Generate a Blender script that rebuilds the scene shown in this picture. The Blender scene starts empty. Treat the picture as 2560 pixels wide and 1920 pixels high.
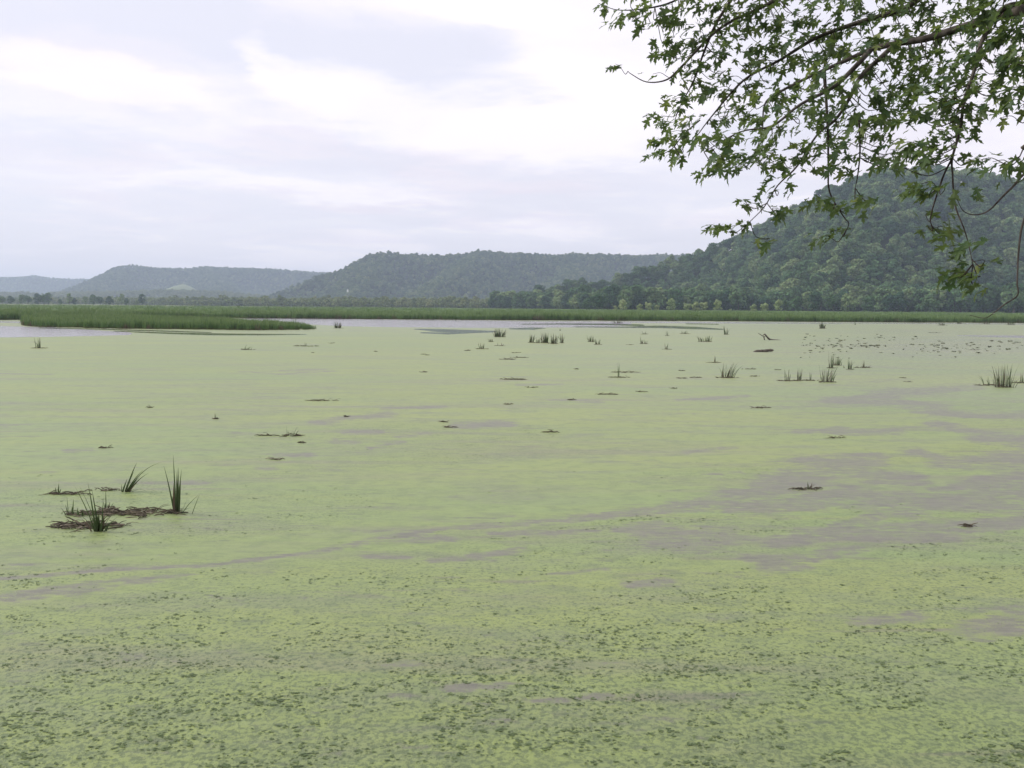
import bpy, math, random
import numpy as np
from mathutils import Matrix, Vector

# ------------------------------------------------------------------ camera, sky, sun, exposure
PXW, PXH, F = 2560.0, 1920.0, 2407.0          # photograph's pixel frame, focal length in pixels
EYE = 4.0                                      # eye height over the water
PITCH, ROLL = math.radians(4.66), math.radians(0.43)
_r0 = np.array((1.0, 0, 0)); _f0 = np.array((0, math.cos(PITCH), -math.sin(PITCH))); _u0 = np.array((0, math.sin(PITCH), math.cos(PITCH)))
RT = _r0 * math.cos(ROLL) + _u0 * math.sin(ROLL)
UP = _u0 * math.cos(ROLL) - _r0 * math.sin(ROLL)
FW = _f0
sc = bpy.context.scene
C = sc.collection
cam = bpy.data.cameras.new('camera'); cam_o = bpy.data.objects.new('camera', cam); C.objects.link(cam_o)
cam.sensor_width = 36.0; cam.lens = F / PXW * 36.0; cam.clip_start = 0.1; cam.clip_end = 40000
cam_o.matrix_world = Matrix(((RT[0], UP[0], -FW[0], 0), (RT[1], UP[1], -FW[1], 0), (RT[2], UP[2], -FW[2], EYE), (0, 0, 0, 1)))
sc.camera = cam_o

SUN_AZ, SUN_EL = math.radians(-76), math.radians(34)     # azimuth from +Y (forward), negative = left
world = bpy.data.worlds.new('World'); sc.world = world; world.use_nodes = True

sun = bpy.data.lights.new('sun', 'SUN'); sun_o = bpy.data.objects.new('sun', sun); C.objects.link(sun_o)
sun.energy = 3.0; sun.angle = math.radians(10); sun.color = (1.0, 0.95, 0.86)
_sd = Vector((math.sin(SUN_AZ) * math.cos(SUN_EL), math.cos(SUN_AZ) * math.cos(SUN_EL), math.sin(SUN_EL)))
sun_o.rotation_euler = _sd.to_track_quat('Z', 'Y').to_euler(); sun_o.location = (0, 0, 60)
vs = sc.view_settings
vs.view_transform = 'Standard'; vs.look = 'None'; vs.gamma = 1.0; vs.use_curve_mapping = False; vs.exposure = 0.0
cy = sc.cycles
cy.use_denoising = True
cy.max_bounces = 6; cy.diffuse_bounces = 3; cy.glossy_bounces = 3; cy.transmission_bounces = 3; cy.volume_bounces = 1; cy.transparent_max_bounces = 6
cy.sample_clamp_indirect = 6.0

# ------------------------------------------------------------------ node helpers
class NT:
    def __init__(s, tree): s.t = tree; s.n = tree.nodes; s.l = tree.links
    def new(s, kind, **kw):
        n = s.n.new(kind)
        for k, v in kw.items(): setattr(n, k, v)
        return n
    def put(s, sock, v):
        if hasattr(v, 'is_linked') or isinstance(v, bpy.types.NodeSocket): s.l.new(v, sock)
        elif v is not None: sock.default_value = v
    def m(s, op, a, b=None, c=None, clamp=False):
        n = s.n.new('ShaderNodeMath'); n.operation = op; n.use_clamp = clamp
        for i, v in enumerate((a, b, c)):
            if v is not None: s.put(n.inputs[i], v)
        return n.outputs[0]
    def vm(s, op, a, b=None, out=0):
        n = s.n.new('ShaderNodeVectorMath'); n.operation = op
        s.put(n.inputs[0], a)
        if b is not None: s.put(n.inputs[1], b)
        return n.outputs[out]
    def noise(s, vec, scale, detail=4, rough=0.55, dist=0.0, out=0):
        n = s.n.new('ShaderNodeTexNoise')
        if vec is not None: s.l.new(vec, n.inputs['Vector'])
        n.inputs['Scale'].default_value = scale; n.inputs['Detail'].default_value = detail
        n.inputs['Roughness'].default_value = rough; n.inputs['Distortion'].default_value = dist
        return n.outputs[out]
    def ss(s, v, a, b):
        n = s.n.new('ShaderNodeMapRange'); n.interpolation_type = 'SMOOTHSTEP'
        s.put(n.inputs['Value'], v); s.put(n.inputs['From Min'], a); s.put(n.inputs['From Max'], b)
        return n.outputs['Result']
    def mix(s, fac, a, b):
        n = s.n.new('ShaderNodeMix'); n.data_type = 'RGBA'
        s.put(n.inputs[0], fac)
        for sock, v in ((n.inputs[6], a), (n.inputs[7], b)):
            if isinstance(v, (tuple, list)): sock.default_value = tuple(v) + ((1.0,) if len(v) == 3 else ())
            else: s.l.new(v, sock)
        return n.outputs[2]
    def attr(s, name, out='Fac'):
        n = s.n.new('ShaderNodeAttribute'); n.attribute_name = name; return n.outputs[out]
    def mapping(s, vec, rot=(0, 0, 0), scale=(1, 1, 1), loc=(0, 0, 0)):
        n = s.n.new('ShaderNodeMapping'); s.l.new(vec, n.inputs[0])
        n.inputs['Rotation'].default_value = rot; n.inputs['Scale'].default_value = scale; n.inputs['Location'].default_value = loc
        return n.outputs[0]

def material(name):
    m = bpy.data.materials.new(name); m.use_nodes = True
    nt = NT(m.node_tree); nt.n.clear()
    out = nt.new('ShaderNodeOutputMaterial')
    return m, nt, out

def principled(nt, color, rough=0.7, spec=0.3, normal=None, **kw):
    p = nt.new('ShaderNodeBsdfPrincipled')
    if isinstance(color, (tuple, list)): p.inputs['Base Color'].default_value = tuple(color) + (1.0,)
    else: nt.l.new(color, p.inputs['Base Color'])
    nt.put(p.inputs['Roughness'], rough); nt.put(p.inputs['Specular IOR Level'], spec)
    if normal is not None: nt.l.new(normal, p.inputs['Normal'])
    for k, v in kw.items(): nt.put(p.inputs[k], v)
    return p

# ------------------------------------------------------------------ sky: daylight sky with broken cloud
def build_world():
    nt = NT(world.node_tree); nt.n.clear()
    out = nt.new('ShaderNodeOutputWorld'); bg = nt.new('ShaderNodeBackground')
    sky = nt.new('ShaderNodeTexSky'); sky.sky_type = 'NISHITA'; sky.sun_disc = False
    sky.sun_elevation = SUN_EL; sky.sun_rotation = SUN_AZ
    sky.air_density = 1.0; sky.dust_density = 2.0; sky.ozone_density = 1.0
    STR = 0.1
    tc = nt.new('ShaderNodeTexCoord'); d = tc.outputs['Generated']
    sep = nt.new('ShaderNodeSeparateXYZ'); nt.l.new(d, sep.inputs[0])
    x, y, z = sep.outputs
    zc = nt.m('MAXIMUM', z, 0.0)
    inv = nt.m('DIVIDE', 1.0, nt.m('ADD', zc, 0.10))
    comb = nt.new('ShaderNodeCombineXYZ')
    nt.l.new(nt.m('MULTIPLY', x, inv), comb.inputs[0]); nt.l.new(nt.m('MULTIPLY', y, inv), comb.inputs[1])
    P = comb.outputs[0]
    n_big = nt.noise(P, 0.85, 5, 0.55, 0.4)
    n_mid = nt.noise(nt.mapping(P, loc=(7.3, 2.1, 0)), 1.9, 6, 0.55, 0.5)
    n_low = nt.noise(nt.mapping(P, loc=(-3.3, 5.1, 0), scale=(0.55, 1, 1)), 1.1, 5, 0.5, 0.3)
    # azimuth and elevation, roughened, for the large cloud bodies
    wob = nt.noise(P, 1.6, 5, 0.6, 0.0, out=1)
    ws = nt.new('ShaderNodeSeparateColor'); nt.l.new(wob, ws.inputs[0])
    az = nt.m('ARCTAN2', x, y); el = nt.m('ARCSINE', nt.m('MINIMUM', z, 0.9999))
    az = nt.m('ADD', az, nt.m('MULTIPLY', nt.m('SUBTRACT', ws.outputs[0], 0.5), 0.16))
    el = nt.m('ADD', el, nt.m('MULTIPLY', nt.m('SUBTRACT', ws.outputs[1], 0.5), 0.075))
    def blob(px, py, rx, ry, tilt=0.0, a=0.25, b=1.0):
        hx = 754 + 0.0075 * px
        a0 = math.atan((px - 1280) / F); e0 = math.atan((hx - py) / F)
        dx = nt.m('SUBTRACT', az, a0); dy = nt.m('SUBTRACT', el, e0)
        if tilt: dy = nt.m('ADD', dy, nt.m('MULTIPLY', dx, tilt))
        u = nt.m('MULTIPLY', dx, F / rx); v = nt.m('MULTIPLY', dy, F / ry)
        r2 = nt.m('ADD', nt.m('MULTIPLY', u, u), nt.m('MULTIPLY', v, v))
        return nt.ss(r2, b, a)
    def union(bl):
        r = bl[0]
        for q in bl[1:]: r = nt.m('MAXIMUM', r, q)
        return r
    blue_b = union([blob(760, 110, 380, 95, 0.22, 0.1, 1.3), blob(1130, 205, 330, 90, 0.12, 0.1, 1.3), blob(380, 40, 330, 110, 0.1, 0.1, 1.3),
                    blob(330, 145, 420, 60, 0.12, 0, 1.2), blob(1200, 5, 110, 32, 0, 0, 1.2), blob(-60, 520, 280, 330, 0, 0.0, 1.4)])
    white_b = union([blob(900, 255, 300, 75, 0.22, 0.2, 1.2), blob(1150, 320, 290, 110, 0, 0.2, 1.2), blob(640, 170, 70, 60, 0.5, 0, 1.2),
                     blob(230, 250, 300, 60, 0.1, 0.0, 1.3), blob(1500, 120, 330, 190, 0, 0.1, 1.3), blob(1290, 60, 330, 80, 0.15, 0.1, 1.3), blob(1500, 330, 300, 120, 0, 0.1, 1.3)])
    grey_b = union([blob(760, 400, 330, 62, 0.05, 0, 1.2), blob(1080, 425, 260, 70, 0, 0, 1.2), blob(1330, 480, 420, 48, 0, 0, 1.2),
                    blob(480, 530, 420, 45, 0.02, 0, 1.2), blob(980, 545, 480, 36, 0, 0, 1.2), blob(1960, 380, 420, 95, 0, 0, 1.2), blob(150, 430, 350, 60, 0, 0, 1.2)])
    blue = nt.m('ADD', nt.m('MULTIPLY', blue_b, 0.75), nt.ss(n_big, 0.60, 0.44), clamp=False)
    blue = nt.m('SUBTRACT', blue, nt.m('MULTIPLY', white_b, 0.85))
    blue = nt.m('ADD', blue, nt.m('MULTIPLY', nt.m('SUBTRACT', n_mid, 0.5), 0.8))
    blue = nt.m('MULTIPLY', nt.ss(blue, -0.3, 1.6), 0.95)
    grey = nt.m('ADD', nt.m('MULTIPLY', grey_b, 0.62), nt.m('MULTIPLY', nt.ss(n_low, 0.40, 0.66), 0.5))
    grey = nt.m('ADD', grey, nt.m('MULTIPLY', nt.m('SUBTRACT', n_mid, 0.5), 0.9))
    grey = nt.m('SUBTRACT', grey, nt.m('MULTIPLY', white_b, 0.45))
    grey = nt.m('ADD', grey, 0.08)
    grey = nt.m('MULTIPLY', nt.ss(grey, -0.25, 1.25), 0.95)
    k = 1.0 / STR
    white = (1.12 * k, 1.07 * k, 1.13 * k); lilac = (0.90 * k, 0.85 * k, 0.955 * k); veil = (0.965 * k, 0.955 * k, 1.08 * k)
    cloud = nt.mix(grey, white, lilac)
    thin = nt.mix(0.85, sky.outputs[0], veil)
    col = nt.mix(blue, cloud, thin)
    # towards the horizon cloud layers merge into one even pale haze
    hz = nt.ss(z, 0.10, -0.01)
    col = nt.mix(nt.m('MULTIPLY', hz, 0.6), col, (0.91 * k, 0.85 * k, 0.935 * k))
    nt.l.new(col, bg.inputs['Color']); bg.inputs['Strength'].default_value = STR
    nt.l.new(bg.outputs[0], out.inputs['Surface'])
build_world()

# ------------------------------------------------------------------ geometry helpers
rng = np.random.default_rng(7)
random.seed(11)
def horizon(px): return 754.3 + 0.0075 * px
def ray(px, py):
    return FW + RT * ((px - 1280) / F) + UP * ((960 - py) / F)
def at(px, py, z=0.0):
    d = ray(px, py); t = (z - EYE) / d[2]
    return np.array((d[0] * t, d[1] * t, z))
def at_depth(px, py, Y):
    d = ray(px, py); t = Y / d[1]
    return np.array((d[0] * t, Y, EYE + d[2] * t))
def project(P):
    P = np.asarray(P, float); v = P - np.array((0, 0, EYE))
    w = np.maximum(v @ FW, 1e-3)
    return 1280 + F * (v @ RT) / w, 960 - F * (v @ UP) / w, w

_perm = rng.integers(0, 1 << 30, 4096)
def vnoise(x, y, seed=0):
    xi = np.floor(x).astype(int); yi = np.floor(y).astype(int)
    fx = x - xi; fy = y - yi; fx = fx * fx * (3 - 2 * fx); fy = fy * fy * (3 - 2 * fy)
    h = lambda a, b: (_perm[(_perm[(a + seed * 131) & 4095] + b) & 4095] & 0xffff) / 65535.0
    return (h(xi, yi) * (1 - fx) + h(xi + 1, yi) * fx) * (1 - fy) + (h(xi, yi + 1) * (1 - fx) + h(xi + 1, yi + 1) * fx) * fy
def fbm(x, y, oct=4, seed=0):
    s = 0; a = 0.5; t = 0
    for i in range(oct):
        s = s + a * vnoise(x * 2 ** i + 17.3 * i, y * 2 ** i - 9.1 * i, seed + i); t += a; a *= 0.5
    return s / t
def sstep(x, a, b):
    t = np.clip((x - a) / (b - a), 0, 1); return t * t * (3 - 2 * t)

def mesh_from(name, verts, faces, mat=None, smooth=False):
    me = bpy.data.meshes.new(name)
    me.from_pydata([tuple(map(float, v)) for v in verts], [], [tuple(f) for f in faces])
    if mat is not None: me.materials.append(mat)
    if smooth: me.polygons.foreach_set('use_smooth', np.ones(len(me.polygons), dtype=bool))
    me.update(); return me
def mesh_np(name, V, Q, mat=None, smooth=False):
    """V (n,3), Q (m,k) equal-sized faces"""
    V = np.asarray(V, np.float32); Q = np.asarray(Q, np.int32)
    me = bpy.data.meshes.new(name); me.vertices.add(len(V)); me.vertices.foreach_set('co', V.ravel())
    k = Q.shape[1]; me.loops.add(Q.size); me.loops.foreach_set('vertex_index', Q.ravel())
    me.polygons.add(len(Q)); me.polygons.foreach_set('loop_start', np.arange(0, Q.size, k, dtype=np.int32))
    if mat is not None: me.materials.append(mat)
    me.update(calc_edges=True)
    if smooth: me.polygons.foreach_set('use_smooth', np.ones(len(Q), dtype=bool))
    me.validate(); return me
def fattr(me, name, vals):
    a = me.attributes.new(name, 'FLOAT', 'POINT'); a.data.foreach_set('value', np.asarray(vals, np.float32).ravel())
def link(name, me, parent=None, loc=(0, 0, 0), rz=0.0, scale=None):
    o = bpy.data.objects.new(name, me); C.objects.link(o); o.location = tuple(map(float, loc)); o.rotation_euler = (0, 0, rz)
    if scale is not None: o.scale = (scale,) * 3 if not hasattr(scale, '__len__') else tuple(scale)
    if parent is not None: o.parent = parent
    return o
def tag(o, label=None, cat=None, group=None, kind=None):
    if label: o['label'] = label
    if cat: o['category'] = cat
    if group: o['group'] = group
    if kind: o['kind'] = kind
    return o
def empty(name, loc, rz=0.0):
    o = bpy.data.objects.new(name, None); C.objects.link(o); o.location = tuple(map(float, loc)); o.rotation_euler = (0, 0, rz); o.empty_display_size = 0.2
    return o
def grid_faces(nr, nc):
    i = np.arange(nr - 1)[:, None]; j = np.arange(nc - 1)[None, :]
    a = (i * nc + j).ravel()
    return np.stack([a, a + 1, a + nc + 1, a + nc], 1)

def tube_np(pts, rad, sides=6):
    """tapered tube along pts; returns verts, quads"""
    pts = np.asarray(pts, float); n = len(pts); rad = np.broadcast_to(np.asarray(rad, float), (n,))
    T = np.gradient(pts, axis=0); T /= np.linalg.norm(T, axis=1)[:, None] + 1e-9
    ref = np.array((0.13, 0.21, 0.97)) if abs(T[0][2]) < 0.9 else np.array((1.0, 0.1, 0))
    V = []
    for i in range(n):
        a = np.cross(T[i], ref); a /= np.linalg.norm(a) + 1e-9; b = np.cross(T[i], a)
        for k in range(sides):
            t = 2 * math.pi * k / sides; V.append(pts[i] + rad[i] * (a * math.cos(t) + b * math.sin(t)))
    Q = [(i * sides + k, i * sides + (k + 1) % sides, (i + 1) * sides + (k + 1) % sides, (i + 1) * sides + k) for i in range(n - 1) for k in range(sides)]
    V.append(pts[-1] + T[-1] * rad[-1]); e = len(V) - 1
    Q += [(e - sides + k, e - sides + (k + 1) % sides, e, e) for k in range(sides)]
    return np.array(V), [tuple(q) if q[2] != q[3] else q[:3] for q in Q]
def spline(pts, n):
    """Catmull-Rom through pts, n samples per span"""
    P = np.asarray(pts, float); P = np.vstack([2 * P[0] - P[1], P, 2 * P[-1] - P[-2]]); out = []
    for i in range(1, len(P) - 2):
        for t in np.linspace(0, 1, n, endpoint=False):
            a, b, c, d = P[i - 1], P[i], P[i + 1], P[i + 2]
            out.append(0.5 * (2 * b + (c - a) * t + (2 * a - 5 * b + 4 * c - d) * t * t + (3 * b - a - 3 * c + d) * t ** 3))
    out.append(P[-2]); return np.array(out)

def instancer(name, pts, rot, scl, idx, meshes, parent=None):
    """a mesh of points carrying instances of MESHES (for masses nobody could count)"""
    V = np.asarray(pts, np.float32)
    me = bpy.data.meshes.new(name); me.vertices.add(len(V)); me.vertices.foreach_set('co', V.ravel())
    a = me.attributes.new('rot', 'FLOAT_VECTOR', 'POINT'); a.data.foreach_set('vector', np.asarray(rot, np.float32).ravel())
    a = me.attributes.new('scl', 'FLOAT_VECTOR', 'POINT'); a.data.foreach_set('vector', np.asarray(scl, np.float32).ravel())
    a = me.attributes.new('idx', 'INT', 'POINT'); a.data.foreach_set('value', np.asarray(idx, np.int32))
    col = bpy.data.collections.new(name + '_pieces')
    for k, m in enumerate(meshes):
        o = bpy.data.objects.new('%s_piece_%02d' % (name, k), m); col.objects.link(o)
    o = link(name, me, parent)
    ng = bpy.data.node_groups.new(name + '_scatter', 'GeometryNodeTree')
    ng.interface.new_socket('Geometry', in_out='INPUT', socket_type='NodeSocketGeometry')
    ng.interface.new_socket('Geometry', in_out='OUTPUT', socket_type='NodeSocketGeometry')
    N = ng.nodes; L = ng.links
    gi = N.new('NodeGroupInput'); go = N.new('NodeGroupOutput')
    ci = N.new('GeometryNodeCollectionInfo'); ci.inputs['Collection'].default_value = col
    ci.inputs['Separate Children'].default_value = True; ci.inputs['Reset Children'].default_value = True
    ip = N.new('GeometryNodeInstanceOnPoints'); ip.inputs['Pick Instance'].default_value = True
    def na(nm, ty):
        q = N.new('GeometryNodeInputNamedAttribute'); q.data_type = ty; q.inputs['Name'].default_value = nm; return q.outputs[0]
    L.new(gi.outputs[0], ip.inputs['Points']); L.new(ci.outputs[0], ip.inputs['Instance'])
    L.new(na('idx', 'INT'), ip.inputs['Instance Index'])
    er = N.new('FunctionNodeEulerToRotation'); L.new(na('rot', 'FLOAT_VECTOR'), er.inputs[0]); L.new(er.outputs[0], ip.inputs['Rotation'])
    L.new(na('scl', 'FLOAT_VECTOR'), ip.inputs['Scale']); L.new(ip.outputs[0], go.inputs[0])
    md = o.modifiers.new('scatter', 'NODES'); md.node_group = ng
    return o

# ------------------------------------------------------------------ materials
def ground_mat(name, c1, c2, scale, rough=0.95):
    m, nt, out = material(name)
    g = nt.new('ShaderNodeNewGeometry').outputs['Position']
    n = nt.noise(g, scale, 6, 0.6); n2 = nt.noise(g, scale * 9, 4, 0.6)
    f = nt.m('ADD', nt.m('MULTIPLY', n, 0.6), nt.m('MULTIPLY', n2, 0.4))
    p = principled(nt, nt.mix(nt.ss(f, 0.35, 0.65), c1, c2), rough, 0.1)
    nt.l.new(p.outputs[0], out.inputs[0]); return m
M_bed = ground_mat('lake_bed', (0.05, 0.045, 0.03), (0.08, 0.07, 0.05), 0.5)
M_bank = ground_mat('bank_soil', (0.07, 0.06, 0.035), (0.06, 0.09, 0.03), 1.2)
M_plain = ground_mat('meadow_grass', (0.11, 0.15, 0.045), (0.19, 0.20, 0.08), 0.02)
M_forest_floor = ground_mat('forest_floor', (0.022, 0.032, 0.014), (0.035, 0.045, 0.02), 0.02)
M_field = ground_mat('hay_field', (0.15, 0.19, 0.10), (0.22, 0.25, 0.13), 0.012)

def foliage_mat(name, c_dark, c_mid, c_light, trans=0.25):
    m, nt, out = material(name)
    oi = nt.new('ShaderNodeObjectInfo')
    g = nt.new('ShaderNodeNewGeometry')
    r = oi.outputs['Random']
    pat = nt.noise(nt.vm('MULTIPLY', oi.outputs['Location'], (0.018, 0.018, 0.018)), 1.0, 3, 0.6)
    r = nt.m('ADD', nt.m('MULTIPLY', r, 0.75), nt.m('MULTIPLY', nt.m('SUBTRACT', pat, 0.40), 1.2), clamp=True)
    a = nt.mix(nt.ss(r, 0.0, 0.55), c_dark, c_mid); a = nt.mix(nt.ss(r, 0.55, 1.0), a, c_light)
    isl = g.outputs['Random Per Island']
    hv = nt.new('ShaderNodeHueSaturation'); nt.l.new(a, hv.inputs['Color'])
    nt.l.new(nt.m('ADD', nt.m('MULTIPLY', isl, 0.05), 0.475), hv.inputs['Hue'])
    nt.l.new(nt.m('ADD', nt.m('MULTIPLY', isl, 0.7), 0.65), hv.inputs['Value'])
    col = hv.outputs[0]
    d = nt.new('ShaderNodeBsdfDiffuse'); nt.l.new(col, d.inputs['Color'])
    t = nt.new('ShaderNodeBsdfTranslucent'); nt.l.new(nt.mix(0.4, col, (0.12, 0.16, 0.03)), t.inputs['Color'])
    mx = nt.new('ShaderNodeMixShader'); mx.inputs[0].default_value = trans
    nt.l.new(d.outputs[0], mx.inputs[1]); nt.l.new(t.outputs[0], mx.inputs[2]); nt.l.new(mx.outputs[0], out.inputs[0])
    return m
M_leaf_far = foliage_mat('woodland_leaves', (0.040, 0.086, 0.048), (0.108, 0.178, 0.080), (0.245, 0.310, 0.140))
M_leaf_mid = foliage_mat('hill_leaves', (0.055, 0.100, 0.055), (0.125, 0.180, 0.085), (0.235, 0.275, 0.130))
M_leaf_plain = foliage_mat('bottomland_leaves', (0.13, 0.17, 0.075), (0.20, 0.24, 0.105), (0.27, 0.29, 0.14))
M_leaf_pale = foliage_mat('willow_leaves', (0.30, 0.38, 0.17), (0.36, 0.43, 0.20), (0.41, 0.46, 0.23), 0.4)
def bark_mat(name, c1, c2, scale):
    m, nt, out = material(name)
    tc = nt.new('ShaderNodeTexCoord').outputs['Object']
    n = nt.noise(nt.mapping(tc, scale=(1, 1, 0.25)), scale, 6, 0.65)
    b = nt.new('ShaderNodeBump'); b.inputs['Strength'].default_value = 0.6; b.inputs['Distance'].default_value = 0.02; nt.l.new(n, b.inputs['Height'])
    p = principled(nt, nt.mix(nt.ss(n, 0.35, 0.65), c1, c2), 0.9, 0.15, b.outputs[0])
    nt.l.new(p.outputs[0], out.inputs[0]); return m
M_bark = bark_mat('grey_bark', (0.05, 0.042, 0.035), (0.12, 0.105, 0.09), 18)
M_twig = bark_mat('twig_bark', (0.035, 0.028, 0.024), (0.075, 0.06, 0.05), 60)
M_drift = bark_mat('driftwood', (0.06, 0.05, 0.04), (0.17, 0.145, 0.12), 14)

# ------------------------------------------------------------------ the water with its duckweed
SHORE = [(-900, 801), (-400, 800.5), (0, 800), (60, 799), (300, 797.5), (410, 796), (560, 795.5), (800, 797), (1280, 800.5), (1700, 802.5), (2100, 805), (2560, 807.5), (3000, 810), (3600, 814)]
SHX = np.array([p[0] for p in SHORE], float); SHY = np.array([p[1] for p in SHORE], float)
def shore_y(px): return np.interp(px, SHX, SHY)

def seg_mask(X, Y, pts, soft=0.6):
    """max over a px polyline [(x, y, half-width)] of a soft band; widths vertical in px"""
    best = np.zeros_like(X)
    for (x0, y0, w0), (x1, y1, w1) in zip(pts[:-1], pts[1:]):
        L = max(x1 - x0, 1.0); t = np.clip((X - x0) / L, 0, 1)
        yc = y0 + (y1 - y0) * t; w = w0 + (w1 - w0) * t
        dx = np.maximum(np.maximum(x0 - X, X - x1), 0) / (4 * w + 4)
        r = np.sqrt(((Y - yc) / w) ** 2 + dx ** 2)
        best = np.maximum(best, 1 - sstep(r, 1 - soft, 1 + soft))
    return best
FILM = [
    [(700, 926, 1.5), (760, 925, 2.2), (810, 924, 1.5)], [(600, 929, 1.2), (690, 934, 1.5)], [(0, 1062, 4), (70, 1063, 3)], [(0, 934, 1.5), (130, 936, 1.5)],
    [(-200, 1515, 14), (0, 1497, 14), (150, 1478, 16), (340, 1452, 12), (480, 1436, 4)],
    [(-200, 1462, 4), (0, 1448, 5), (300, 1424, 5), (520, 1414, 4), (780, 1380, 6), (930, 1353, 10), (1100, 1322, 6), (1250, 1312, 9), (1400, 1302, 11), (1560, 1284, 10), (1700, 1270, 14), (1850, 1243, 22), (2000, 1195, 26), (2090, 1160, 26), (2160, 1148, 14)],
    [(950, 1358, 6), (1100, 1350, 10)], [(1240, 1335, 5), (1330, 1333, 10), (1480, 1327, 5)], [(1200, 1390, 8), (1290, 1374, 10)], [(1090, 1402, 6), (1140, 1398, 6)],
    [(930, 1392, 6), (1010, 1394, 5)], [(1280, 1448, 5), (1500, 1424, 6)],
    [(1640, 1322, 20), (1720, 1345, 28), (1860, 1348, 12)], [(1560, 1325, 8), (1640, 1320, 10)], [(1590, 1460, 10), (1660, 1452, 8)],
    [(1880, 1395, 10), (1960, 1415, 22), (2010, 1402, 14), (2110, 1380, 16), (2130, 1370, 8)],
    [(1960, 1352, 16), (2060, 1335, 20), (2200, 1330, 24), (2330, 1330, 26), (2480, 1312, 20), (2700, 1270, 24)],
    [(2100, 1312, 10), (2250, 1275, 22), (2380, 1255, 26), (2560, 1240, 40), (2900, 1210, 60)],
    [(1860, 1278, 12), (2000, 1258, 16), (2120, 1228, 14)], [(2120, 1250, 14), (2260, 1238, 14), (2290, 1246, 6)],
    [(2070, 1160, 20), (2180, 1185, 16), (2260, 1190, 14)], [(2180, 1205, 5), (2300, 1207, 7)], [(2350, 1225, 8), (2470, 1200, 14), (2600, 1190, 20)],
    [(2300, 1130, 10), (2380, 1160, 16), (2560, 1150, 30), (2800, 1140, 30)], [(2080, 1000, 8), (2180, 1000, 16), (2330, 1020, 12)], [(2190, 985, 8), (2360, 975, 10), (2440, 970, 6)],
    [(2100, 1080, 10), (2240, 1082, 8)], [(2350, 1060, 10), (2480, 1095, 16), (2640, 1110, 22)], [(2000, 1078, 6), (2100, 1070, 6)], [(2300, 1030, 6), (2470, 1040, 10), (2620, 1035, 12)],
    [(1760, 1185, 4), (1840, 1180, 5)], [(1720, 1130, 4), (1830, 1120, 4)],
    [(860, 1047, 6), (965, 1036, 8)], [(800, 1055, 7), (870, 1045, 8)], [(1150, 1065, 8), (1250, 1060, 10)], [(870, 1082, 5), (930, 1080, 6)], [(840, 1105, 6), (880, 1107, 5)], [(650, 1172, 5), (680, 1172, 4)],
    [(1000, 1092, 4), (1060, 1085, 5)], [(930, 1118, 4), (1000, 1105, 4)], [(960, 1022, 3), (1100, 1016, 4)], [(170, 1126, 4), (225, 1124, 3)], [(450, 1206, 5), (505, 1208, 5)], [(700, 1138, 4), (770, 1136, 4)],
    [(970, 1662, 6), (1015, 1660, 8)], [(1490, 1662, 8), (1540, 1657, 6)], [(1140, 1720, 10), (1210, 1718, 9)], [(1250, 1712, 7), (1300, 1706, 5)], [(1350, 1752, 8), (1400, 1750, 5)], [(1470, 1742, 6), (1520, 1738, 7)],
    [(2160, 1555, 10), (2270, 1545, 14)], [(2470, 1575, 26), (2560, 1560, 34), (2800, 1560, 40)],
    [(1700, 1000, 3), (1860, 990, 4)], [(700, 935, 2), (830, 928, 2)], [(1300, 962, 3), (1400, 960, 3)], [(1380, 1000, 3), (1500, 1004, 3)],
]
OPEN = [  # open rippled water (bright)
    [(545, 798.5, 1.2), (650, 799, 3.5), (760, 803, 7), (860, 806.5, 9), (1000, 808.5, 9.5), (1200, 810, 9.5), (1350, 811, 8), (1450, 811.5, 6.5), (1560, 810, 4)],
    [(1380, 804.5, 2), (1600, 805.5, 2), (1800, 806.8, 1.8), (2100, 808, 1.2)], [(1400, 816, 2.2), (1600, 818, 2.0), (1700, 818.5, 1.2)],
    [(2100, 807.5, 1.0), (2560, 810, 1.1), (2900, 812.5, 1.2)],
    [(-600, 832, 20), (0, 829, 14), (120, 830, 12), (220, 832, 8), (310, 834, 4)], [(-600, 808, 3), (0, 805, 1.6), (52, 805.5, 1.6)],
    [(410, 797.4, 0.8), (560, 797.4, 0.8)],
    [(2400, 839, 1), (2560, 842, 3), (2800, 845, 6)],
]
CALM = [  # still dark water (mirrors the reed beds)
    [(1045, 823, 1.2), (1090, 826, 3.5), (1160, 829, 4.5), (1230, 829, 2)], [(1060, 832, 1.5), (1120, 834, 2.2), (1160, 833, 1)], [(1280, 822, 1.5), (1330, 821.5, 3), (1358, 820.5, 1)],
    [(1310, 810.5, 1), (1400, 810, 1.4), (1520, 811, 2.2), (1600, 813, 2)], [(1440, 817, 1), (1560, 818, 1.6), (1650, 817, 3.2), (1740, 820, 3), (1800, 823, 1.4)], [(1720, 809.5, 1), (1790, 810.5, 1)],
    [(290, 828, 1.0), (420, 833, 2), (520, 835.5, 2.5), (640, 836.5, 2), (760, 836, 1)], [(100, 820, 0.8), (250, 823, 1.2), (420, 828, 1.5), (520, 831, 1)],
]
def water_masks(X, Y):
    film = np.zeros_like(X); op = np.zeros_like(X); calm = np.zeros_like(X)
    for p in FILM: film = np.maximum(film, seg_mask(X, Y, p, 0.55))
    for p in OPEN: op = np.maximum(op, seg_mask(X, Y, p, 0.35))
    for p in CALM: calm = np.maximum(calm, seg_mask(X, Y, p, 0.5))
    return film, op, calm

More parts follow.
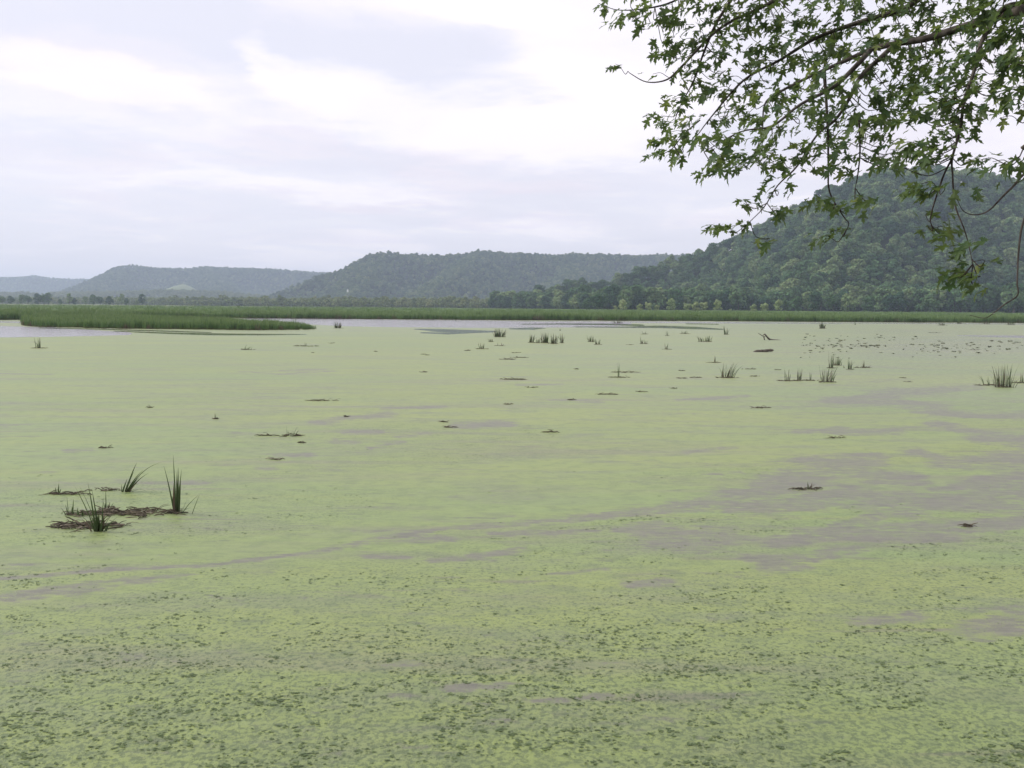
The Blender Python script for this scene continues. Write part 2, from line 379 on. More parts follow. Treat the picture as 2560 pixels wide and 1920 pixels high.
def build_water():
    # a fan of rows whose spacing follows distance, so detail is even across the view
    yy = np.concatenate([np.linspace(2050, 1500, 60), np.linspace(1494, 1000, 110), np.linspace(996, 850, 80), np.linspace(849, 781, 125)])
    dist = EYE * F / (yy - 764.0)                       # distance of each row
    dist = np.concatenate([[3.2], dist]); nc = 520
    th = np.linspace(-0.88, 0.88, nc)
    Dm, Tm = np.meshgrid(dist, th, indexing='ij')
    V = np.stack([Dm * Tm, Dm, np.zeros_like(Dm)], -1).reshape(-1, 3)
    X, Y, _ = project(V)
    film, op, calm = water_masks(X, Y)
    # the film broken into long thin tongues by slow drift lines
    a = math.radians(24); u = V[:, 0] * math.cos(a) + V[:, 1] * math.sin(a); w = -V[:, 0] * math.sin(a) + V[:, 1] * math.cos(a)
    reg = np.exp(-(((X - 2330) / 420) ** 2 + ((Y - 1130) / 150) ** 2)) + 0.55 * np.exp(-(((X - 2150) / 420) ** 2 + ((Y - 1290) / 90) ** 2))
    reg += 0.35 * np.exp(-(((X - 1000) / 400) ** 2 + ((Y - 1070) / 60) ** 2)) + 0.22 * np.exp(-(((Y - 1000) / 90) ** 2))
    reg += 0.30 * np.exp(-(((X - 2500) / 300) ** 2 + ((Y - 870) / 40) ** 2))
    st = fbm(u * 0.16, w * 0.75, 5, 3)
    film = np.clip(film * 1.0 + reg * sstep(st, 0.50, 0.70) * 0.8, 0, 1)
    # where the mat is torn into small flecks, and where it lies smooth
    fl = sstep(np.interp(Y, [880, 1050, 1200, 1420, 1600], [0.0, 0.35, 0.5, 0.8, 0.95]) + (fbm(u * 0.10, w * 0.42, 4, 9) - 0.5) * 1.3, 0.25, 0.85)
    smooth = seg_mask(X, Y, [(-300, 1395, 42), (200, 1385, 36), (600, 1370, 30), (900, 1335, 26), (1200, 1280, 30), (1500, 1240, 26), (1650, 1230, 14)], 0.7)
    fl = fl * (1 - 0.85 * smooth) * (1 - film)
    me = mesh_np('pond', V, grid_faces(len(dist), nc)[:, ::-1], None, True)
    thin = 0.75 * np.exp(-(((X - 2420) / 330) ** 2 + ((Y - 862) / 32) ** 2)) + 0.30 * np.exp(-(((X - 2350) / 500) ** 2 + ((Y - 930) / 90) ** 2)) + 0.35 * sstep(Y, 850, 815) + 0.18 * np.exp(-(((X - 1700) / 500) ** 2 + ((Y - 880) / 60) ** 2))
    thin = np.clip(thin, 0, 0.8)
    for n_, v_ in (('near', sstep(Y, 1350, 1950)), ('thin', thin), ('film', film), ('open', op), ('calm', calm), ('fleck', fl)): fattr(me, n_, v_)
    m, nt, out = material('duckweed_water')
    P = nt.new('ShaderNodeNewGeometry').outputs['Position']
    S = nt.mapping(P, rot=(0, 0, -a), scale=(0.32, 1.0, 1.0))
    n_drift = nt.noise(S, 0.9, 7, 0.62, 0.3)
    n_fine = nt.noise(S, 9.0, 5, 0.6, 0.2)
    n_gran = nt.noise(P, 70.0, 2, 0.5)
    n_huge = nt.noise(S, 0.10, 4, 0.55)
    fm = nt.m('ADD', nt.m('MULTIPLY', nt.attr('film'), 0.86), nt.m('MULTIPLY', nt.m('SUBTRACT', n_drift, 0.5), 2.2))
    fm = nt.m('ADD', fm, nt.m('MULTIPLY', nt.m('SUBTRACT', n_fine, 0.5), 1.3))
    n_md = nt.noise(nt.mapping(P, rot=(0, 0, -a), scale=(0.45, 1.0, 1.0)), 3.2, 5, 0.65, 0.3)
    fm = nt.m('ADD', fm, nt.m('MULTIPLY', nt.m('SUBTRACT', n_md, 0.5), 1.8))
    fm = nt.m('ADD', fm, nt.m('MULTIPLY', nt.m('SUBTRACT', nt.noise(P, 5.5, 5, 0.7), 0.5), 1.6))
    fm = nt.m('MULTIPLY', nt.ss(fm, 0.18, 1.0), 0.85)
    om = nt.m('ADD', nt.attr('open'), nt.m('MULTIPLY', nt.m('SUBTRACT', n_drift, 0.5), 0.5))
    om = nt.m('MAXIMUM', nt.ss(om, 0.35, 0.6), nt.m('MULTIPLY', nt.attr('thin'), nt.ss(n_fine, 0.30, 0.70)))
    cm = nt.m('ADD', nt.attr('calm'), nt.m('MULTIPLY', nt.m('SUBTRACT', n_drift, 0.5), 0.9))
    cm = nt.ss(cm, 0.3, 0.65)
    # dark specks between rafts of weed
    n_sp = nt.noise(nt.mapping(P, rot=(0, 0, -0.15), scale=(1, 0.9, 1)), 15.0, 4, 0.62, 0.25)
    n_sp2 = nt.noise(P, 26.0, 3, 0.6)
    sp = nt.m('ADD', nt.m('MULTIPLY', n_sp, 0.7), nt.m('MULTIPLY', n_sp2, 0.3))
    sp = nt.m('ADD', sp, nt.m('MULTIPLY', nt.attr('near'), 0.055))
    sp = nt.m('MULTIPLY', nt.ss(sp, 0.50, 0.63), nt.attr('fleck'))
    weed = nt.mix(nt.ss(n_huge, 0.36, 0.64), (0.186, 0.258, 0.072), (0.236, 0.282, 0.064))
    n_str = nt.noise(nt.mapping(P, rot=(0, 0, -0.16), scale=(0.10, 1.0, 1.0)), 0.55, 6, 0.62, 0.4)
    weed = nt.mix(nt.m('MULTIPLY', nt.ss(n_drift, 0.46, 0.64), 0.75), weed, (0.178, 0.212, 0.090))
    weed = nt.mix(nt.m('MULTIPLY', nt.ss(n_str, 0.50, 0.66), 0.7), weed, (0.188, 0.180, 0.110))
    weed = nt.mix(nt.m('MULTIPLY', nt.ss(n_str, 0.46, 0.34), 0.6), weed, (0.235, 0.275, 0.062))
    weed = nt.mix(nt.m('MULTIPLY', nt.ss(n_fine, 0.42, 0.70), 0.35), weed, (0.112, 0.160, 0.055))
    weed = nt.mix(nt.m('MULTIPLY', nt.ss(n_gran, 0.35, 0.7), 0.30), weed, (0.24, 0.30, 0.12))
    n_dash = nt.noise(nt.mapping(P, rot=(0, 0, -0.14), scale=(0.16, 1.0, 1.0)), 1.5, 5, 0.6, 0.2)
    n_dash2 = nt.noise(nt.mapping(P, rot=(0, 0, -0.10), scale=(0.30, 1.0, 1.0), loc=(3, 9, 0)), 4.0, 4, 0.6, 0.2)
    weed = nt.mix(nt.m('MULTIPLY', nt.ss(n_dash, 0.60, 0.68), 0.6), weed, (0.150, 0.132, 0.105))
    weed = nt.mix(nt.m('MULTIPLY', nt.ss(n_dash2, 0.60, 0.70), 0.6), weed, (0.105, 0.118, 0.070))
    n_mott = nt.noise(nt.mapping(P, rot=(0, 0, -0.2), scale=(0.8, 1.0, 1.0)), 2.6, 6, 0.72, 0.2)
    weed = nt.mix(nt.m('MULTIPLY', nt.ss(n_mott, 0.47, 0.66), 0.55), weed, (0.125, 0.170, 0.062))
    weed = nt.mix(nt.m('MULTIPLY', nt.ss(n_mott, 0.47, 0.30), 0.45), weed, (0.240, 0.300, 0.112))
    weed = nt.mix(nt.m('MULTIPLY', sp, 0.66), weed, (0.052, 0.085, 0.028))
    filmc = nt.mix(nt.ss(n_fine, 0.35, 0.65), (0.168, 0.150, 0.132), (0.124, 0.112, 0.100))
    filmc = nt.mix(nt.m('MULTIPLY', nt.ss(n_gran, 0.52, 0.72), 0.5), filmc, (0.16, 0.185, 0.09))
    filmc = nt.mix(nt.m('MULTIPLY', nt.ss(nt.m('ADD', nt.m('MULTIPLY', n_sp2, 0.5), nt.m('MULTIPLY', n_mott, 0.5)), 0.47, 0.60), 0.65), filmc, (0.185, 0.225, 0.095))
    filmc = nt.mix(nt.m('MULTIPLY', nt.ss(n_dash2, 0.52, 0.66), 0.5), filmc, (0.100, 0.092, 0.084))
    col = nt.mix(fm, weed, filmc)
    b = nt.new('ShaderNodeBump'); b.inputs['Strength'].default_value = 0.35; b.inputs['Distance'].default_value = 0.012
    nt.l.new(nt.m('ADD', n_gran, nt.m('MULTIPLY', sp, -1.5)), b.inputs['Height'])
    mat_w = principled(nt, col, 0.6, 0.4, b.outputs[0], **{'Coat Weight': 0.46, 'Coat Roughness': 0.5, 'Coat IOR': 1.4})
    rp = nt.noise(nt.mapping(P, scale=(0.7, 1.2, 1)), 3.0, 3, 0.6)
    b2 = nt.new('ShaderNodeBump'); b2.inputs['Strength'].default_value = 1.0; b2.inputs['Distance'].default_value = 0.09; nt.l.new(rp, b2.inputs['Height'])
    wat = principled(nt, (0.40, 0.375, 0.41), 0.08, 0.5, b2.outputs[0], IOR=1.45)  # bright sky reflection on open ripples is put into this pale base colour
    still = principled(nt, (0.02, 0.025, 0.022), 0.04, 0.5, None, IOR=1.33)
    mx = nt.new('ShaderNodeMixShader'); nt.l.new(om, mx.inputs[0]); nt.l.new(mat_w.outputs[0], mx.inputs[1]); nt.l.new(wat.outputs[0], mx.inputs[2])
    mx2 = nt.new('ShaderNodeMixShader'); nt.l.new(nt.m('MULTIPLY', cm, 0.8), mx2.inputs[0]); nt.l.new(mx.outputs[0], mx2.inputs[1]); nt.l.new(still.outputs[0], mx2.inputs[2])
    nt.l.new(mx2.outputs[0], out.inputs[0])
    me.materials.append(m)
    tag(link('water', me), 'shallow backwater covered by pale green duckweed with mauve streaks', kind='structure')
build_water()

# ------------------------------------------------------------------ ground, bank, plain
def sheet(name, x0, x1, y0, y1, z, mat):
    me = mesh_from(name, [(x0, y0, z), (x1, y0, z), (x1, y1, z), (x0, y1, z)], [(0, 1, 2, 3)], mat)
    return tag(link(name, me), kind='structure')
sheet('ground', -9000, 9000, -400, 9500, -0.8, M_bed)
sheet('floodplain', -8900, 8900, 330, 9400, 0.12, M_plain)
def build_bank():
    xs = np.linspace(-40, 40, 121); ys = np.linspace(-60, 6.5, 90)
    X, Y = np.meshgrid(xs, ys); cur = 4.4 + 0.5 * np.sin(X * 0.35) - 0.004 * X * X
    Z = 2.3 - 2.9 * sstep(Y, cur - 4.0, cur + 1.3) + (fbm(X * 0.5, Y * 0.5, 4, 2) - 0.5) * 0.35
    me = mesh_np('shore_bank', np.stack([X, Y, Z], -1).reshape(-1, 3), grid_faces(90, 121), M_bank, True)
    tag(link('shore_bank', me), 'grassy earth bank at the near shore', kind='structure')
build_bank()

# ------------------------------------------------------------------ bluffs (a height field of ridges in world space)
def crest(pts, lift): return [tuple(at_depth(px, py, d) - np.array((0, 0, lift))) for px, py, d in pts]
RIDGES = {
 'right': dict(k=2.75, lines=[
   crest([(1180, 752, 1250), (1307, 748, 1250), (1354, 727, 1260), (1435, 706, 1270), (1539, 699, 1280), (1620, 668, 1300), (1741, 638, 1320), (1782, 616, 1320), (1851, 587, 1310), (1944, 547, 1300), (2036, 506, 1280), (2106, 462, 1265), (2140, 442, 1262), (2198, 433, 1260), (2268, 428, 1260), (2372, 431, 1265), (2430, 438, 1275), (2487, 454, 1290), (2560, 478, 1320), (2800, 520, 1450), (3200, 560, 1650)], 13.0),
   crest([(2230, 438, 1240), (2170, 540, 1040), (2110, 640, 910), (2060, 715, 840)], 6.0),  # spur added to shade the bluff's right side like a cloud shadow
 ]),
 'middle': dict(k=3.0, lines=[
   crest([(560, 757, 2500), (600, 752, 2550), (670, 738, 2600), (740, 715, 2650), (800, 690, 2680), (845, 680, 2700), (880, 663, 2720), (926, 637, 2740), (960, 631, 2760), (1018, 637, 2800), (1064, 640, 2840), (1134, 640, 2880), (1203, 629, 2900), (1272, 634, 2930), (1330, 637, 2960), (1388, 639, 3000), (1435, 635, 3020), (1504, 637, 3060), (1620, 639, 3120), (1741, 637, 3200), (2000, 640, 3300)], 9.0),
   crest([(1203, 634, 2880), (1150, 668, 2600), (1090, 712, 2350), (1060, 745, 2200)], 8.0),
   crest([(955, 640, 2740), (920, 690, 2500), (880, 735, 2300)], 8.0),
   crest([(1435, 645, 3000), (1420, 690, 2700), (1380, 735, 2400)], 8.0),
 ]),
 'left': dict(k=3.2, lines=[
   crest([(120, 735, 4000), (190, 715, 4050), (214, 703, 4100), (255, 686, 4150), (289, 668, 4200), (312, 663, 4220), (347, 665, 4250), (399, 671, 4300), (463, 671, 4350), (521, 667, 4400), (602, 671, 4450), (694, 674, 4500), (810, 682, 4550), (1000, 690, 4600)], 8.0),
   crest([(300, 672, 4180), (270, 705, 3900), (250, 735, 3700)], 6.0),
   crest([(521, 676, 4350), (540, 705, 4000), (560, 738, 3700)], 6.0),
 ]),
 'far': dict(k=3.5, lines=[
   crest([(-900, 690, 6200), (-500, 700, 6100), (-250, 690, 6050), (-60, 697, 6000), (0, 695, 6000), (46, 694, 6000), (87, 691, 6000), (127, 697, 6020), (170, 699, 6050), (197, 699, 6080), (260, 704, 6100), (500, 700, 6200)], 6.0)]),
 'rise': dict(k=14.0, lines=[
   crest([(-900, 738, 3300), (-300, 735, 3250), (0, 733, 3200), (150, 733, 3150), (300, 731, 3100), (420, 727, 3100), (520, 730, 3050), (620, 739, 2950), (720, 750, 2800)], 7.0)]),
}
def bluff_h(name, x, y):
    R = RIDGES[name]; h = np.full(np.shape(x), -5.0)
    wob = (fbm(x / 260.0, y / 260.0, 4, 21) - 0.5)
    for ln in R['lines']:
        num = 0.0; den = 0.0; dmin = np.full(np.shape(x), 1e9)
        for a, b in zip(ln[:-1], ln[1:]):
            ax, ay, az_ = a; bx, by, bz = b; dx, dy = bx - ax, by - ay; L2 = dx * dx + dy * dy
            t = np.clip(((x - ax) * dx + (y - ay) * dy) / L2, 0, 1)
            zc = az_ + (bz - az_) * t; d = np.hypot(x - ax - dx * t, y - ay - dy * t)
            wt = 1.0 / (d + 18.0) ** 5; num = num + zc * wt; den = den + wt; dmin = np.minimum(dmin, d)
        zc = num / den
        w = np.maximum(zc, 6.0) * R['k'] * (1 + 0.35 * wob)
        s = np.clip(dmin / w, 0, 1.6)
        prof = np.where(s < 1, 0.5 * (1 + np.cos(math.pi * np.minimum(s, 1) ** 0.9)), -0.04 * (s - 1))
        p = np.clip(prof, 0, 1); rid = 1 - np.abs(2 * fbm(x / R.get('g', 230.0) + 5.5, y / R.get('g', 230.0), 3, 51) - 1) * 2.2
        h = np.maximum(h, zc * prof * (1 - 0.34 * (1 - np.clip(rid, 0, 1)) * np.clip(3.6 * p * (1 - p), 0, 1)))
    return h + np.clip(h, 0, 60) / 60 * wob * 8
def terrain_h(x, y):
    h = np.full(np.shape(x), 0.12)
    for n in RIDGES: h = np.maximum(h, bluff_h(n, x, y))
    return h
BOX = {'right': (-150, 2300, 640, 1900, 20), 'middle': (-1300, 1200, 1900, 3800, 32), 'left': (-2500, 0, 3400, 5200, 45), 'far': (-4600, -1300, 5300, 7000, 70), 'rise': (-3400, -300, 2600, 3900, 45)}
for bn, (x0, x1, y0, y1, st) in BOX.items():
    xs = np.arange(x0, x1 + st, st); ys = np.arange(y0, y1 + st, st); X, Y = np.meshgrid(xs, ys)
    Z = bluff_h(bn, X, Y); Z = np.where(Z < 0.5, np.minimum(Z, 0.0) - 0.3, Z)
    me = mesh_np('bluff', np.stack([X, Y, Z], -1).reshape(-1, 3), grid_faces(len(ys), len(xs)), M_forest_floor, True)
    nm, lb = {'right': ('bluff', 'steep wooded bluff rising behind the reed bed under the maple boughs'), 'middle': ('bluff', 'long level-topped wooded bluff in the middle distance'),
          'left': ('bluff', 'hazy blue wooded bluff with pale field at its foot'), 'far': ('bluff', 'faintest blue ridge at the far horizon'), 'rise': ('hill', 'low wooded rise in front of the hazy bluff')}[bn]
    tag(link(nm, me), lb, kind='structure')

# pale field on the toe of the hazy bluff
FIELD_PX = [(330, 726), (370, 712), (405, 708), (440, 716), (500, 727), (430, 727)]
def build_field():
    # a patch of open slope lying on the rise and the bluff's toe, following the ground
    c = [at_depth(px, 720, 3330) for px, _ in ((322, 0), (505, 0))]
    x0, x1 = c[0][0], c[1][0]; xs = np.linspace(x0, x1, 40); ys = np.linspace(3180, 3560, 26)
    X, Y = np.meshgrid(xs, ys); u = (X - x0) / (x1 - x0)
    Z = terrain_h(X, Y) + 1.0 + 74 * sstep((Y - 3180) / 380, 0, 1) * np.clip(np.interp(u, [0, 0.12, 0.30, 0.45, 0.62, 0.85, 1.0], [0, 0.42, 0.80, 1.0, 0.74, 0.42, 0.1]) + 0.10 * (fbm(u * 9, u * 0 + 2.0, 3, 61) - 0.5), 0, 1.1)
    V = np.stack([X, Y, Z], -1).reshape(-1, 3)
    me = mesh_np('field', V, grid_faces(26, 40), M_field, True)
    tag(link('field', me), 'pale open field on the slope below the hazy bluff', kind='structure')
build_field()

# ------------------------------------------------------------------ reed beds
def blade_np(h, w, lean, az, curve, segs=5, base=(0, 0, 0), fold=0.18, face=None):
    """one sword-shaped blade; returns verts (3 per ring) and quads"""
    V = []; Q = []; t = np.linspace(0, 1, segs + 1)
    dx, dy = math.cos(az), math.sin(az); sx, sy = (-dy, dx) if face is None else (math.cos(face), math.sin(face))
    for i, s in enumerate(t):
        off = lean * h * s + curve * h * s ** 2.4; z = h * s * (1 - 0.5 * abs(curve) * s * s) - max(0, curve - 0.55) * h * 0.9 * s ** 4
        ww = w * (0.75 + 0.5 * s * (1 - s)) * (1 - s ** 2.2) + w * 0.06
        p = np.array((base[0] + dx * off, base[1] + dy * off, base[2] + z))
        sd = np.array((sx, sy, 0)) * ww * 0.5
        V += [p - sd, p + np.array((-sy, sx, 0)) * ww * fold, p + sd]
    for i in range(segs):
        a = i * 3
        Q += [(a, a + 1, a + 4, a + 3), (a + 1, a + 2, a + 5, a + 4)]
    return np.array(V), Q, np.repeat(t, 3)
def reed_mat(name, base, mid, tip):
    m, nt, out = material(name)
    h = nt.attr('h'); oi = nt.new('ShaderNodeObjectInfo').outputs['Random']
    isl = nt.new('ShaderNodeNewGeometry').outputs['Random Per Island']
    hh = nt.m('ADD', h, nt.m('MULTIPLY', nt.m('SUBTRACT', isl, 0.5), 0.3))
    c = nt.mix(nt.ss(hh, 0.02, 0.32), base, mid); c = nt.mix(nt.ss(hh, 0.5, 1.1), c, tip)
    hv = nt.new('ShaderNodeHueSaturation'); nt.l.new(c, hv.inputs['Color'])
    nt.l.new(nt.m('ADD', nt.m('MULTIPLY', oi, 0.35), nt.m('ADD', nt.m('MULTIPLY', isl, 0.5), 0.58)), hv.inputs['Value'])
    nt.l.new(nt.m('ADD', nt.m('MULTIPLY', isl, -0.03), 0.512), hv.inputs['Hue'])
    d = principled(nt, hv.outputs[0], 0.55, 0.3)
    t = nt.new('ShaderNodeBsdfTranslucent'); nt.l.new(hv.outputs[0], t.inputs['Color'])
    mx = nt.new('ShaderNodeMixShader'); mx.inputs[0].default_value = 0.25
    nt.l.new(d.outputs[0], mx.inputs[1]); nt.l.new(t.outputs[0], mx.inputs[2]); nt.l.new(mx.outputs[0], out.inputs[0]); return m
M_reed = reed_mat('cattail_green', (0.13, 0.11, 0.06), (0.088, 0.165, 0.048), (0.150, 0.225, 0.075))
M_reed_dark = reed_mat('cattail_blade', (0.045, 0.040, 0.025), (0.060, 0.095, 0.035), (0.095, 0.12, 0.05))
M_reed_dead = reed_mat('dead_reed', (0.06, 0.045, 0.03), (0.12, 0.09, 0.06), (0.20, 0.16, 0.11))
def reed_clump_mesh(seed, n, h0, h1, spread, w, mat):
    r = random.Random(seed); V = []; Q = []; H = []
    for i in range(n):
        a = r.uniform(0, 2 * math.pi); q = spread * math.sqrt(r.random())
        v, f, t = blade_np(r.uniform(h0, h1), w * r.uniform(0.7, 1.3), r.uniform(0.02, 0.16), r.uniform(0, 6.28), r.uniform(-0.02, 0.22), 3, (q * math.cos(a), q * math.sin(a), 0))
        Q += [tuple(k + len(V) for k in g) for g in f]; V += list(v); H += list(t)
    me = mesh_np('reeds', np.array(V), np.array(Q), mat, True); fattr(me, 'h', H); return me
reed_meshes = [reed_clump_mesh(100 + i, 24, 1.35, 2.1, 0.55, 0.06, M_reed) for i in range(5)] + [reed_clump_mesh(120, 22, 0.8, 1.6, 0.6, 0.06, M_reed_dead)]

ISLAND_NEAR = [(57, 812.5), (75, 816), (130, 818), (250, 821), (400, 823), (520, 824), (640, 825.5), (720, 825), (788, 823)]
ISLAND_BACK = [(57, 800), (300, 800), (400, 804), (560, 809), (640, 814), (788, 822)]
def in_marsh(P):
    px, py, _ = project(P)
    main = py < shore_y(px) + 0.9 * (fbm(px / 23.0, px * 0 + 3.3, 3, 5) - 0.5)
    ny = np.interp(px, [p[0] for p in ISLAND_NEAR], [p[1] for p in ISLAND_NEAR]); by = np.interp(px, [p[0] for p in ISLAND_BACK], [p[1] for p in ISLAND_BACK])
    isl = (px > 57) & (px < 788) & (py < ny + 1.2 * (fbm(px / 19.0, px * 0 + 1.3, 3, 6) - 0.5)) & (py > by)
    return main, isl
def build_marsh():
    pts = []
    # front fringe of the main bed
    n = 15000
    px = rng.uniform(-700, 3300, n); y0 = EYE * F / (shore_y(px) - horizon(px))
    d = y0 * 0.985 + rng.exponential(16, n)
    x = (px - 1280) / F * d * 1.0
    pts.append(np.stack([x, d, np.zeros(n)], 1))
    n = 15000
    px = rng.uniform(-700, 3300, n); y0 = EYE * F / (shore_y(px) - horizon(px))
    far = np.interp(px, [0, 900, 1400, 1700, 2560], [900, 850, 640, 620, 640])
    d = y0 + 20 + (far - y0) * rng.random(n) ** 1.7
    pts.append(np.stack([(px - 1280) / F * d, d, np.zeros(n)], 1))
    n = 40000
    x = rng.uniform(-130, -25, n); d = rng.uniform(130, 262, n)
    pts.append(np.stack([x, d, np.zeros(n)], 1))
    P = np.vstack(pts)
    main, isl = in_marsh(P)
    keep = main | (isl & (rng.random(len(P)) < 0.8)); P = P[keep]
    P[:, 2] = np.where(P[:, 1] > 332, 0.1, -0.05)
    s = 0.66 + 0.62 * fbm(P[:, 0] / 9, P[:, 1] / 15, 3, 4) + rng.uniform(-0.14, 0.16, len(P))
    px, py, _ = project(P)
    s *= np.where((px > 640) & (px < 800) & (P[:, 1] < 190), np.interp(px, [640, 760, 790], [1.0, 0.85, 0.55]), 1)
    s *= np.where(isl[keep], 0.72, 1.0); s *= np.where(rng.random(len(P)) < 0.05, 1.3, 1.0)
    wide = np.interp(P[:, 1], [150, 300, 600, 900], [1.0, 1.4, 2.6, 3.6])
    rot = np.stack([np.zeros(len(P)), np.zeros(len(P)), rng.uniform(0, 6.28, len(P))], 1)
    o = instancer('reed_bed', P, rot, np.stack([wide * s, wide * s, s], 1), np.where(rng.random(len(P)) < 0.05 + 0.20 * sstep(fbm(P[:, 0] / 9, P[:, 1] / 13, 3, 12), 0.55, 0.75), 5, rng.integers(0, 5, len(P))), reed_meshes)
    tag(o, 'dense green reed bed stretching across the far shore and its spit', 'reeds', kind='stuff')
    # muddy peat under the reeds, its surface matted with old growth
    xs = np.linspace(-1, 1, 260); rows = np.concatenate([np.linspace(0, 60, 14), np.linspace(75, 620, 24)])
    px = 1280 + xs * 2100; y0 = EYE * F / (shore_y(px) - horizon(px))
    V = []
    for k, e in enumerate(rows):
        d = y0 + 5 + e; zz = min(1.15, 0.0 + e * 0.09) if k else -0.4
        X = (px - 1280) / F * d
        V.append(np.stack([X, d, zz + (fbm(X / 5, d / 7, 3, 8) - 0.5) * 0.5 * (k > 0)], 1))
    me = mesh_np('marsh', np.vstack(V), grid_faces(len(rows), 260), ground_mat('marsh_litter', (0.075, 0.13, 0.035), (0.11, 0.165, 0.05), 0.15), True)
    tag(link('marsh', me), 'matted marsh under the reeds', kind='structure')
build_marsh()

# ------------------------------------------------------------------ woodland
def crown_np(seed, H, R, base, nl, nq, leaf, flat=1.0):
    """crown of leafy lobes: quads on lobes through the crown's volume"""
    r = np.random.default_rng(seed); V = []; Q = []
    lob = []
    for i in range(nl):
        t = r.uniform(0.0, 1.0) ** 0.8; a = r.uniform(0, 2 * math.pi)
        prof = math.sin(math.pi * (0.14 + 0.80 * t)) ** 0.65
        q = R * prof * math.sqrt(r.uniform(0.05, 1)) * 0.80
        lob.append((q * math.cos(a), q * math.sin(a), base + (H - base) * (0.10 + 0.80 * t), R * r.uniform(0.30, 0.46)))
    for cx, cy_, cz, lr in lob:
        n = nq
        D = r.normal(size=(n, 3)); D[:, 2] += 0.35; D /= np.linalg.norm(D, axis=1)[:, None]
        rad = lr * (0.80 + 0.26 * r.random(n))
        Pc = np.array((cx, cy_, cz)) + D * rad[:, None] * np.array((1, 1, 0.82 * flat))
        N = D + r.normal(size=(n, 3)) * 0.32; N /= np.linalg.norm(N, axis=1)[:, None]
        A = np.cross(N, r.normal(size=(n, 3))); A /= np.linalg.norm(A, axis=1)[:, None]; B = np.cross(N, A)
        s = leaf * r.uniform(0.6, 1.35, n)[:, None]
        k0 = len(V)
        quad = np.stack([Pc - A * s - B * s * 0.55, Pc + A * s * 0.8 - B * s * 0.7, Pc + A * s * 0.9 + B * s * 0.6, Pc - A * s * 0.7 + B * s * 0.75], 1)
        V += list(quad.reshape(-1, 3)); Q += [(k0 + 4 * i, k0 + 4 * i + 1, k0 + 4 * i + 2, k0 + 4 * i + 3) for i in range(n)]
    return np.array(V), np.array(Q)
def trunk_np(seed, H, r0):
    r = random.Random(seed); V = []; Q = []
    def add(v, f):
        nonlocal V, Q
        Q += [tuple(k + len(V) for k in g) for g in f]; V += list(v)
    p = [(0, 0, -0.6)]; x = y = 0
    for i in range(1, 6):
        x += r.uniform(-0.25, 0.25); y += r.uniform(-0.25, 0.25); p.append((x, y, H * 0.75 * i / 5))
    add(*tube_np(p, np.linspace(r0, r0 * 0.3, 6), 6))
    for k in range(5):
        i = r.randint(2, 4); a = r.uniform(0, 6.28); q = np.array(p[i]); L = H * r.uniform(0.2, 0.32)
        add(*tube_np([q, q + np.array((math.cos(a) * L * 0.5, math.sin(a) * L * 0.5, L * 0.4)), q + np.array((math.cos(a) * L, math.sin(a) * L, L * 0.9))], [r0 * 0.45, r0 * 0.3, r0 * 0.12], 5))
    return V, Q
CROWN_SPECS = [(15.5, 5.6, 2.2), (14.0, 6.2, 2.0), (17.0, 5.2, 2.6), (13.0, 5.0, 1.6), (15.0, 6.6, 2.2), (12.0, 4.6, 1.4)]
crowns = []; crowns_far = []; crowns_plain = []
for i, (H, R, b) in enumerate(CROWN_SPECS):
    v, q = crown_np(300 + i, H, R, b, 24, 34, 0.62); crowns.append(mesh_np('crown', v, q, M_leaf_far))
    v, q = crown_np(400 + i, H * 0.9, R * 1.12, 0.3, 18, 14, 1.0); crowns_far.append(mesh_np('crown_far', v, q, M_leaf_mid)); crowns_plain.append(mesh_np('crown_plain', v, q, M_leaf_plain))
pale_crowns = []
for i, (H, R, b) in enumerate([(8.0, 2.6, 0.5), (7.0, 2.9, 0.3), (9.0, 3.0, 0.6)]):
    v, q = crown_np(500 + i, H, R, b, 20, 34, 0.34); pale_crowns.append(mesh_np('crown', v, q, M_leaf_pale))
trunks = []
for i in range(3):
    v, f = trunk_np(600 + i, 14.0, 0.32); trunks.append(mesh_from('trunk', v, f, M_bark))
pale_trunk = mesh_from('trunk', *trunk_np(610, 7.0, 0.14), M_bark)

def tree(name, P, s, ci, label, group=None, pale=False, cat='tree', rz=None, sz=None):
    e = empty(name, P, random.uniform(0, 6.28) if rz is None else rz)
    k = (s, s, s if sz is None else sz)
    link('trunk', pale_trunk if pale else trunks[ci % 3], e, scale=k)
    link('crown', (pale_crowns if pale else crowns)[ci], e, scale=k)
    return tag(e, label, cat, group)

def visible(P, top, margin):
    """keep only trees whose tops clear everything nearer in the same direction"""
    az = np.arctan2(P[:, 0], P[:, 1]); d = np.hypot(P[:, 0], P[:, 1]); el = (P[:, 2] + top - EYE) / d
    nb = 1500; b = np.clip(((az + 0.75) / 1.5 * nb).astype(int), 0, nb - 1); mx = np.full(nb, -1.0); keep = np.zeros(len(P), bool)
    for i in np.argsort(d):
        k = b[i]; w = max(1, int(4.0 / d[i] / 1.5 * nb)); sl = slice(max(0, k - w), k + w + 1)
        if el[i] > mx[sl].min() - margin: keep[i] = True
        if P[i, 2] > -1: mx[sl] = np.maximum(mx[sl], el[i] - 5.0 / d[i])
    return keep
def jitter_grid(x0, x1, y0, y1, s):
    xs = np.arange(x0, x1, s); ys = np.arange(y0, y1, s * 0.9); X, Y = np.meshgrid(xs, ys)
    X = X + (np.arange(len(ys)) % 2)[:, None] * s * 0.5
    X = X + rng.uniform(-0.4, 0.4, X.shape) * s; Y = Y + rng.uniform(-0.4, 0.4, Y.shape) * s
    return X.ravel(), Y.ravel()
